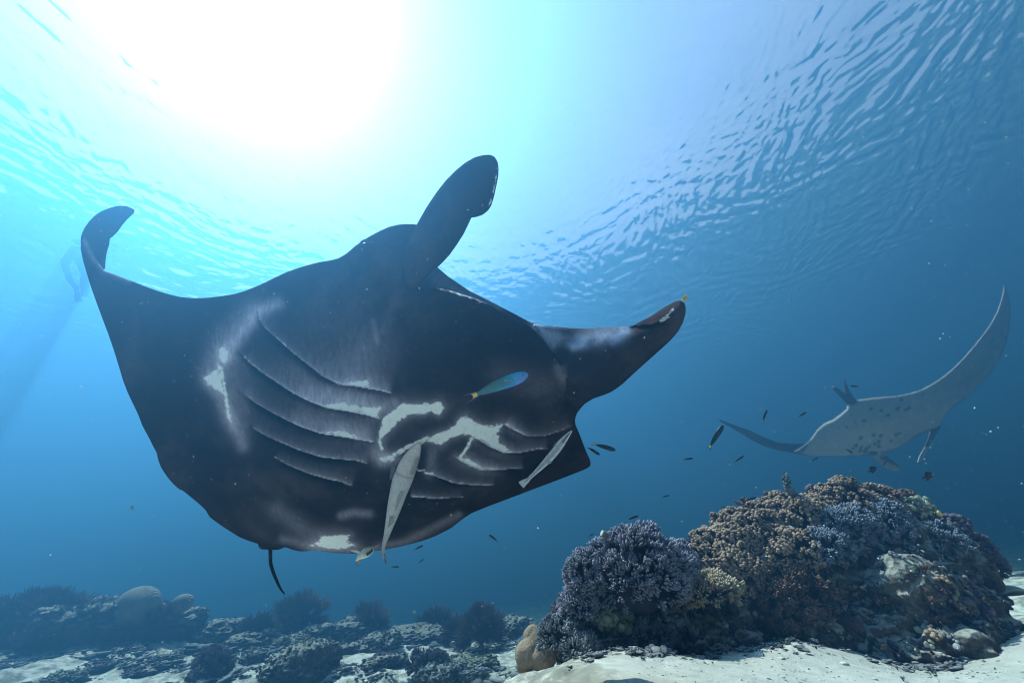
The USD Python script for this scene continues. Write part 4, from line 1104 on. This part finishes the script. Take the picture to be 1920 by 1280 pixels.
bd = lambda x_, y_: float(belly_depth(np.array([[float(x_), float(y_)]]))[0])
r1 = thing('remora', 'large grey remora clinging under the middle of the black manta belly', 'remora')
line = [(787, 830, bd(787, 830) - .05), (775, 852, bd(775, 852) - .055), (760, 885, bd(760, 885) - .06), (748, 920, bd(748, 920) - .06), (737, 960, bd(737, 960) - .06), (726, 1000, bd(726, 1000) - .06), (719, 1028, bd(726, 1000) - .07), (720, 1046, bd(726, 1000) - .08)]
m_, t_, a_ = body_along(line, [6, 27, 35, 37, 32, 27, 20, 13, 7, 4], .55)
pc = np.tile([.62, .58, .60], (len(t_), 1))
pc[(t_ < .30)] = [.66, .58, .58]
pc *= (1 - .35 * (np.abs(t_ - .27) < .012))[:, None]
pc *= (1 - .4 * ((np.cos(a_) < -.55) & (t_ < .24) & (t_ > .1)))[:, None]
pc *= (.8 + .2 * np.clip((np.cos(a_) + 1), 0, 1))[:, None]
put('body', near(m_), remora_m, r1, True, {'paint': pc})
eb = trimesh.creation.icosphere(2, .010)
put('eye', near((eb.vertices + at(773, 846, bd(775, 852) - .066), eb.faces)), eye_m, r1)
put('pectoral_fin', near(fin_px([(764, 905), (757, 925), (748, 945), (740, 960), (744, 935), (752, 912)], line[3][2] - .05)), remora_m, r1, 40, flat_paint((.42, .40, .42)))
put('anal_fin', near(fin_px([(738, 944), (740, 960), (739, 977), (731, 986), (727, 990), (731, 965)], line[4][2] - .02)), remora_m, r1, 40, flat_paint((.42, .40, .42)))
put('dorsal_fin', near(fin_px([(737, 868), (732, 882), (730, 900), (735, 898), (742, 876)], line[2][2] - .03)), remora_m, r1, 40, flat_paint((.16, .15, .18)))
put('tail_fin', near(fin_px([(716, 1034), (714, 1040), (719, 1046), (724, 1058), (725, 1050), (722, 1038)], line[6][2] - .01)), remora_m, r1, 40, flat_paint((.3, .22, .22)))
r2 = thing('remora', 'slim silver remora clinging under the right side of the black manta belly', 'remora')
f2 = 2.12
line = [(1072, 807, f2 + .05), (1056, 826, f2 + .05), (1040, 847, f2 + .1), (1020, 869, f2 + .16), (1000, 889, f2 + .2), (985, 903, f2 + .22)]
m_, t_, a_ = body_along(line, [3, 11, 15, 15, 13, 10, 7, 6], .6)
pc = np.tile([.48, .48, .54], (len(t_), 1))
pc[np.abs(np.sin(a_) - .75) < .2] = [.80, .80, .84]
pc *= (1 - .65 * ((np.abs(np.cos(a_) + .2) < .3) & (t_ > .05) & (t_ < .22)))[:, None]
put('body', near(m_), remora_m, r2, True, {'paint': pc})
put('tail_fin', near(fin_px([(990, 896), (984, 897), (972, 903), (976, 909), (982, 915), (987, 908), (994, 901)], f2 + .22)), remora_m, r2, 40, flat_paint((.75, .75, .8)))
put('dorsal_fin', near(fin_px([(1052, 825), (1040, 830), (1036, 837), (1046, 834)], f2 + .07)), remora_m, r2, 40, flat_paint((.2, .2, .24)))
put('anal_fin', near(fin_px([(1038, 857), (1034, 868), (1028, 870), (1026, 866)], f2 + .12)), remora_m, r2, 40, flat_paint((.4, .4, .46)))
r3 = thing('remora', 'small white remora at the rear edge of the black manta, beside the larger one', 'remora')
line = [(700, 1026, 2.80), (692, 1032, 2.78), (682, 1038, 2.77), (674, 1044, 2.77), (668, 1051, 2.78)]
m_, t_, a_ = body_along(line, [7, 15, 17, 14, 9, 3], .6, 30, 14)
pc = np.tile([.85, .85, .78], (len(t_), 1))
pc[(np.abs(a_ - 2.0) < .5) & (t_ > .08) & (t_ < .4)] = [.10, .10, .12]
put('body', near(m_), remora_m, r3, True, {'paint': pc})
put('pectoral_fin', near(fin_px([(678, 1034), (668, 1031), (654, 1031), (664, 1035), (675, 1038)], 2.77, .005, 1.5)), remora_m, r3, 40, flat_paint((.75, .75, .7)))
put('tail_fin', near(fin_px([(670, 1046), (666, 1052), (668, 1056), (670, 1063), (671, 1055), (677, 1051), (681, 1050), (679, 1047)], 2.78, .005, 1.5)), remora_m, r3, 40, flat_paint((.4, .3, .22)))
put('anal_fin', near(fin_px([(701, 1024), (708, 1021), (711, 1021), (704, 1027)], 2.79, .005, 1.2)), remora_m, r3, 40, flat_paint((.4, .42, .42)))

# ------------------------------------------------------------------ small fish
fish_m = mat('fish_skin', {'a': ('attribute', {'attribute': 'paint'}), 'p': ('principled_bsdf', {'roughness': .45, 'specular_ior_level': .15})}, [('a.color', 'p.base_color')])


def profile_body(st, n=46, sides=22):
    """st: rows of x, upper z, lower z, half width. One unit long, nose at +x."""
    st = np.asarray(st, float)
    x_ = np.linspace(st[0, 0], st[-1, 0], n)
    x_ = st[-1, 0] - (st[-1, 0] - st[0, 0]) * np.sin(np.linspace(np.pi / 2, 0, n)) if False else x_
    zu, zl, hw = (PchipInterpolator(st[:, 0], st[:, k])(x_) for k in (1, 2, 3))
    th = np.arange(sides) * 2 * np.pi / sides
    mid, hh = (zu + zl) / 2, (zu - zl) / 2
    v = np.stack([np.repeat(x_[:, None], sides, 1), hw[:, None] * np.sin(th), mid[:, None] + hh[:, None] * np.cos(th)], -1).reshape(-1, 3)
    i = np.arange(n * sides).reshape(n, sides)
    j = np.roll(i, -1, 1)
    f = np.concatenate([np.stack([i[:-1], j[1:], j[:-1]], -1).reshape(-1, 3), np.stack([i[:-1], i[1:], j[1:]], -1).reshape(-1, 3)])
    v = np.vstack([v, [x_[0], 0, mid[0]], [x_[-1], 0, mid[-1]]])
    f = np.vstack([f, np.stack([np.full(sides, n * sides), i[0], j[0]], 1), np.stack([np.full(sides, n * sides + 1), j[-1], i[-1]], 1)])
    if trimesh.Trimesh(v, f, process=False).volume < 0:
        f = f[:, ::-1]
    return v, f


def plate(poly, y=0.0, thick=.006):
    """A thin fin in the xz plane."""
    m = trimesh.creation.extrude_polygon(shapely.Polygon(poly), thick, engine='earcut')
    m = m.subdivide().subdivide()
    v = np.stack([m.vertices[:, 0], y + m.vertices[:, 2] - thick / 2, m.vertices[:, 1]], 1)
    return v, m.faces[:, ::-1]


WR = [(-.40, .030, -.030, .012), (-.30, .042, -.040, .022), (-.15, .072, -.062, .040), (.05, .100, -.085, .055), (.22, .108, -.098, .060), (.36, .092, -.088, .052), (.45, .058, -.055, .034), (.495, .022, -.020, .014), (.5, .006, -.006, .004)]


def wrasse_paint(v):
    x_, z_ = v[:, 0], v[:, 2]
    c = np.tile([.035, .10, .10], (len(v), 1))
    h = np.clip((x_ - .08) / .2, 0, 1)[:, None]
    c = c * (1 - h) + np.array([.012, .17, .26]) * h
    low = np.clip((-z_ - .02) / .06, 0, 1)[:, None] * np.clip((x_ + .3) / .3, 0, 1)[:, None]
    c = c * (1 - low * .7) + np.array([.02, .18, .42]) * low * .7
    rr = np.hypot((x_ - .5) * 1.0, (z_ + .02) * 1.3)
    st = (np.sin(rr * 150) > .7) & (x_ > .27) & (z_ < .055)
    c[st] = [.25, .05, .42]
    c[(z_ < -.085) & (x_ > -.2)] = [.14, .08, .38]
    return np.minimum(c * 1.9, .9)


def make_wrasse(name, label, M, detail=True, group=None):
    w_ = thing(name, label, 'fish', M, group)
    bv_, bf_ = profile_body(WR, 90 if detail else 20, 40 if detail else 12)
    cp = wrasse_paint(bv_) if detail else np.where((bv_[:, :1] > .2), [[.012, .03, .075]], [[.018, .035, .035]])
    put('body', (bv_, bf_), fish_m, w_, True, {'paint': cp})
    purple, yellow = ((.16, .06, .32), (.75, .58, .04)) if detail else ((.02, .03, .08), (.62, .50, .06))
    put('tail_fin', plate([(-.38, .030), (-.42, .045), (-.52, .060), (-.64, .055), (-.50, .038), (-.46, .02), (-.46, -.02), (-.50, -.045), (-.64, -.075), (-.52, -.072), (-.42, -.05), (-.38, -.03)]), fish_m, w_, False, {'paint': np.tile(purple, (len(plate([(-.38, .030), (-.42, .045), (-.52, .060), (-.64, .055), (-.50, .038), (-.46, .02), (-.46, -.02), (-.50, -.045), (-.64, -.075), (-.52, -.072), (-.42, -.05), (-.38, -.03)])[0]), 1))})
    q = plate([(-.385, .022), (-.42, .032), (-.50, .030), (-.475, .0), (-.50, -.036), (-.42, -.034), (-.385, -.022)], 0, .011)
    put('tail_patch', q, fish_m, w_, False, {'paint': np.tile(yellow, (len(q[0]), 1))}, 'yellow middle of the tail')
    q = plate([(.24, .10), (.1, .112), (-.1, .098), (-.28, .062), (-.34, .045), (-.3, .038), (-.1, .075), (.1, .096)], 0, .008)
    put('dorsal_fin', q, fish_m, w_, False, {'paint': np.tile([.10, .10, .20] if detail else [.015, .03, .04], (len(q[0]), 1))})
    q = plate([(.05, -.085), (-.05, -.085), (-.2, -.068), (-.34, -.05), (-.3, -.035), (-.1, -.06), (.05, -.075)], 0, .008)
    put('anal_fin', q, fish_m, w_, False, {'paint': np.tile([.16, .06, .25] if detail else [.015, .03, .05], (len(q[0]), 1))})
    if detail:
        for s in (-1, 1):
            q = plate([(.235, -.028), (.20, -.026), (.15, .005), (.105, .045), (.11, .062), (.13, .060), (.17, .035), (.22, -.01)], s * .063, .006)
            put('pectoral_fin', q, fish_m, w_, False, {'paint': np.tile([.02, .42, .62], (len(q[0]), 1))}, 'bright blue fin with a crimson stripe')
            q = plate([(.222, -.022), (.195, -.018), (.155, .010), (.120, .044), (.128, .049), (.165, .026), (.21, -.010)], s * .063, .010)
            put('pectoral_stripe', q, fish_m, w_, False, {'paint': np.tile([.42, .01, .14], (len(q[0]), 1))})
            e = trimesh.creation.icosphere(2, .011)
            put('eye', (e.vertices + [.425, s * .036, .028], e.faces), eye_m, w_)
    return w_


def swim(px, py, d, length, ang, yaw=0.0, turn=1):
    """Placement of a one unit fish, length pixels long, its nose pointing at ang degrees in the picture plane and yaw degrees towards the viewer."""
    a, y_ = math.radians(ang), math.radians(yaw)
    fwd = (math.cos(a) * right + math.sin(a) * up) * math.cos(y_) - fw * math.sin(y_)
    top_ = (-math.sin(a) * right + math.cos(a) * up) * (1 if math.cos(a) >= 0 else -1)
    return frame(at(px, py, d), fwd, top_, length * d / F_PX / 1.08)


make_wrasse('wrasse', 'colourful moon wrasse with yellow tail and blue head in front of the black manta', swim(937, 722, 1.36, 124, 22, 6))
proto = make_wrasse('wrasse', 'larger of two dark yellow tailed wrasses just right of the black manta wing corner', swim(1134, 838, 2.3, 46, -16), False)
for px, py, d, ln, an, lb in (
        (1113, 845, 2.3, 30, -32, 'smaller of two dark yellow tailed wrasses just right of the black manta wing corner'),
        (1343, 818, 2.5, 54, 58, 'dark wrasse pointing steeply upward at the thin wing end of the pale manta'),
        (1434, 779, 3.0, 26, 70, 'small dark wrasse swimming upward above the thin wing of the pale manta'),
        (1504, 777, 3.2, 20, 30, 'small dark wrasse right of the upward swimming one, left of the pale manta head'),
        (1290, 860, 3.2, 21, 8, 'small dark wrasse level in open water left of the steep upward wrasse'),
        (1386, 860, 3.2, 23, 33, 'small dark wrasse below the thin wing of the pale manta'),
        (1603, 724, 3.5, 18, 175, 'small dark wrasse beside the spiky head fins of the pale manta'),
        (1408, 935, 3.5, 23, 18, 'small dark wrasse just above the brown crest of the coral head'),
        (1357, 951, 4.5, 14, -6, 'faint small fish left of the wrasse above the brown crest'),
        (1347, 973, 4.0, 16, 178, 'dim small fish closest above the left shoulder of the brown crest'),
        (1187, 970, 3.2, 23, 20, 'small dark wrasse above the violet coral dome'),
        (1248, 930, 3.5, 16, 15, 'small slender fish in open water up and right of the violet coral dome'),
        (1108, 1003, 4.0, 12, 30, 'tiny dark fish left of the tube sponge on the violet dome'),
        (925, 1008, 2.9, 22, 143, 'small dark wrasse facing up and left below the rear edge of the black manta'),
        (785, 1026, 2.9, 20, 27, 'small dark fish right of the large remora tail, topmost of three'),
        (790, 1051, 3.2, 13, 38, 'tiny dark fish right of the large remora tail, the middle of three'),
        (740, 1062, 3.0, 18, 0, 'small dark fish directly below the large remora tail, lowest of three'),
        (1592, 845, 4.0, 17, -35, 'small dark fish with yellow tail in front of the pale manta belly'),
        (1527, 861, 4.0, 17, 30, 'dim fish under the lower edge of the pale manta, left part'),
        (1750, 820, 4.5, 16, 62, 'small dark fish by the hanging rod fin of the pale manta'),
        (1659, 868, 4.5, 15, 55, 'small dark fish crossing the rounded fin under the pale manta')):
    move(swim(px, py, d, ln, an), 'wrasse', proto, lb, 'fish')

DM = [(-.34, .06, -.06, .02), (-.26, .10, -.10, .04), (-.1, .24, -.22, .08), (.1, .31, -.29, .11), (.28, .26, -.25, .10), (.42, .13, -.14, .06), (.5, .02, -.03, .02)]


def make_deep_fish(label, M, col, eyec=None, stripes=False):
    w_ = thing('reef_fish', label, 'fish', M)
    bv_, bf_ = profile_body(DM, 24, 14)
    c = np.tile(col, (len(bv_), 1))
    if stripes:
        c = np.where(((np.sin(bv_[:, 0] * 34) > .45) & (bv_[:, 0] < .4))[:, None], [[.03, .03, .02]], c)
    put('body', (bv_, bf_), fish_m, w_, True, {'paint': c})
    for nm, poly in (('tail_fin', [(-.32, .05), (-.5, .17), (-.56, .16), (-.47, 0), (-.56, -.16), (-.5, -.17), (-.32, -.05)]), ('dorsal_fin', [(.2, .26), (.05, .38), (-.15, .40), (-.26, .30), (-.25, .1), (0, .2)]), ('anal_fin', [(.05, -.26), (-.08, -.38), (-.2, -.38), (-.27, -.26), (-.25, -.1), (0, -.2)])):
        q = plate(poly, 0, .02)
        put(nm, q, fish_m, w_, False, {'paint': np.tile(np.asarray(col) * .85, (len(q[0]), 1))})
    return w_


make_deep_fish('round black damselfish in the dark water right of the pale manta fin', swim(1740, 892, 3.2, 24, 20), (.012, .012, .016))
make_deep_fish('black damselfish beneath the rounded fin of the pale manta', swim(1636, 880, 3.4, 19, 28), (.014, .014, .018))
make_deep_fish('tiny yellow black barred pilot fish at the tip of the right horn fin', swim(1284, 559, 1.575, 15, 72), (.72, .62, .12), None, True)
make_deep_fish('tiny pale fish over the rubble left of the tall grey bush', swim(784, 1178, 5.0, 11, 15), (.45, .38, .26))
make_deep_fish('tiny pale fish hovering over the middle of the rubble plain, upper of two', swim(776, 1147, 5.5, 8, 10), (.4, .36, .26))
make_deep_fish('tiny beige fish alone in open water left of the black manta tail', swim(248, 951, 3.5, 9, 80), (.34, .28, .2))
make_deep_fish('tiny orange red fish just above the boulder coral', swim(1040, 1163, 2.8, 8, 20), (.55, .08, .03))

# ------------------------------------------------------------------ far swimmer at the surface
def limb(chain):
    """chain: (px, py, distance, radius in metres) joints."""
    out = m3.Manifold()
    js = [(at(a, b, c), r_) for a, b, c, r_ in chain]
    for (p0, r0_), (p1, r1_) in zip(js[:-1], js[1:]):
        pts = np.vstack([trimesh.creation.icosphere(2, r0_).vertices + p0, trimesh.creation.icosphere(2, r1_).vertices + p1])
        out = out + m3.Manifold.hull_points(pts)
    return out


D = 9.2
sw = (limb([(188, 455, D, .16), (172, 478, D, .17), (164, 505, D, .15)]) + limb([(164, 503, D, .13), (140, 470, D, .11), (121, 492, D - .1, .075), (130, 522, D - .1, .06), (142, 538, D - .1, .05)])
      + limb([(166, 500, D, .12), (160, 530, D + .1, .09), (158, 552, D + .1, .06)]) + limb([(188, 452, D, .07), (196, 438, D, .05), (190, 420, D, .04)]) + limb([(194, 448, D, .09), (203, 440, D, .11)]))
sm = sw.refine_to_length(.05).to_mesh()
st_ = trimesh.Trimesh(np.array(sm.vert_properties[:, :3], float), np.array(sm.tri_verts), process=False)
trimesh.smoothing.filter_taubin(st_, iterations=8)
suit_m = mat('wetsuit', {'p': ('principled_bsdf', {'base_color': (.03, .035, .045), 'roughness': .7})}, [])
flip_m = mat('swim_fin', {'p': ('principled_bsdf', {'base_color': (.10, .14, .2), 'roughness': .5})}, [])
person = thing('person', 'faint swimmer in a dark wetsuit near the surface behind the raised wing tip', 'person')
put('body', (np.array(st_.vertices), np.array(st_.faces)), suit_m, person)
put('swim_fin', vol(slab([(138, 534), (146, 536), (156, 566), (140, 566)], lambda P: D - .05 + 0 * P[:, 0], .01, .03, 3, 4, 3)), flip_m, person, 40)
put('swim_fin', vol(slab([(172, 425), (178, 428), (190, 392), (181, 390)], lambda P: D + 0 * P[:, 0], .01, .03, 3, 4, 3)), flip_m, person, 40)

# ------------------------------------------------------------------ specks drifting in the water
speck_m = mat('speck', {'p': ('principled_bsdf', {'base_color': (.8, .8, .78), 'roughness': .9})}, [])
Ms, ids = [], []
for k in range(5200):
    d_ = .45 + 3.8 * rng.random() ** .7
    p = at(rng.uniform(-100, 2020), rng.uniform(-60, 1250), d_)
    if p[2] < ground(p[:1], p[1:2])[0] + .05 or p[2] > H - .3:
        continue
    Ms.append(frame(p, rng.normal(size=3), [0, 0, 1], np.exp(np.clip(rng.normal(-7.25, .45), -9, -6.85)) * (.6 + .35 * d_) * np.array([1.6, 1, 1])))
    ids.append(0)
sp = trimesh.creation.icosphere(0, 1)
scatter('drifting_specks', None, [((np.array(sp.vertices), np.array(sp.faces)), np.zeros(len(sp.vertices)))], speck_m, Ms, ids, label='pale specks of plankton drifting in the water', cat='plankton')


# ------------------------------------------------------------------ the water body
B = trimesh.creation.box([2 * FAR + 4, 2 * FAR + 4, H + .35 + 2.6])
B.apply_translation([0, 0, (H + .35 - 2.6) / 2])
haze_m = usdkit.material(stage, '/World/Looks/haze', {
    'v': ('principled_volume', dict(color=(.003, .30, .84), density=.092, anisotropy=.65, absorption_color=(0, .05, .4))), 'w': ('principled_volume', dict(color=(.62, .70, .74), density=.014, anisotropy=.93)), 's': ('add_closure', {})},
    [('v.volume', 's.closure1'), ('w.volume', 's.closure2')], volume='s.closure')
hz = put('haze', B, haze_m, None, False)
tag(hz, 'blue sea water that swallows far things', 'water', kind='stuff')
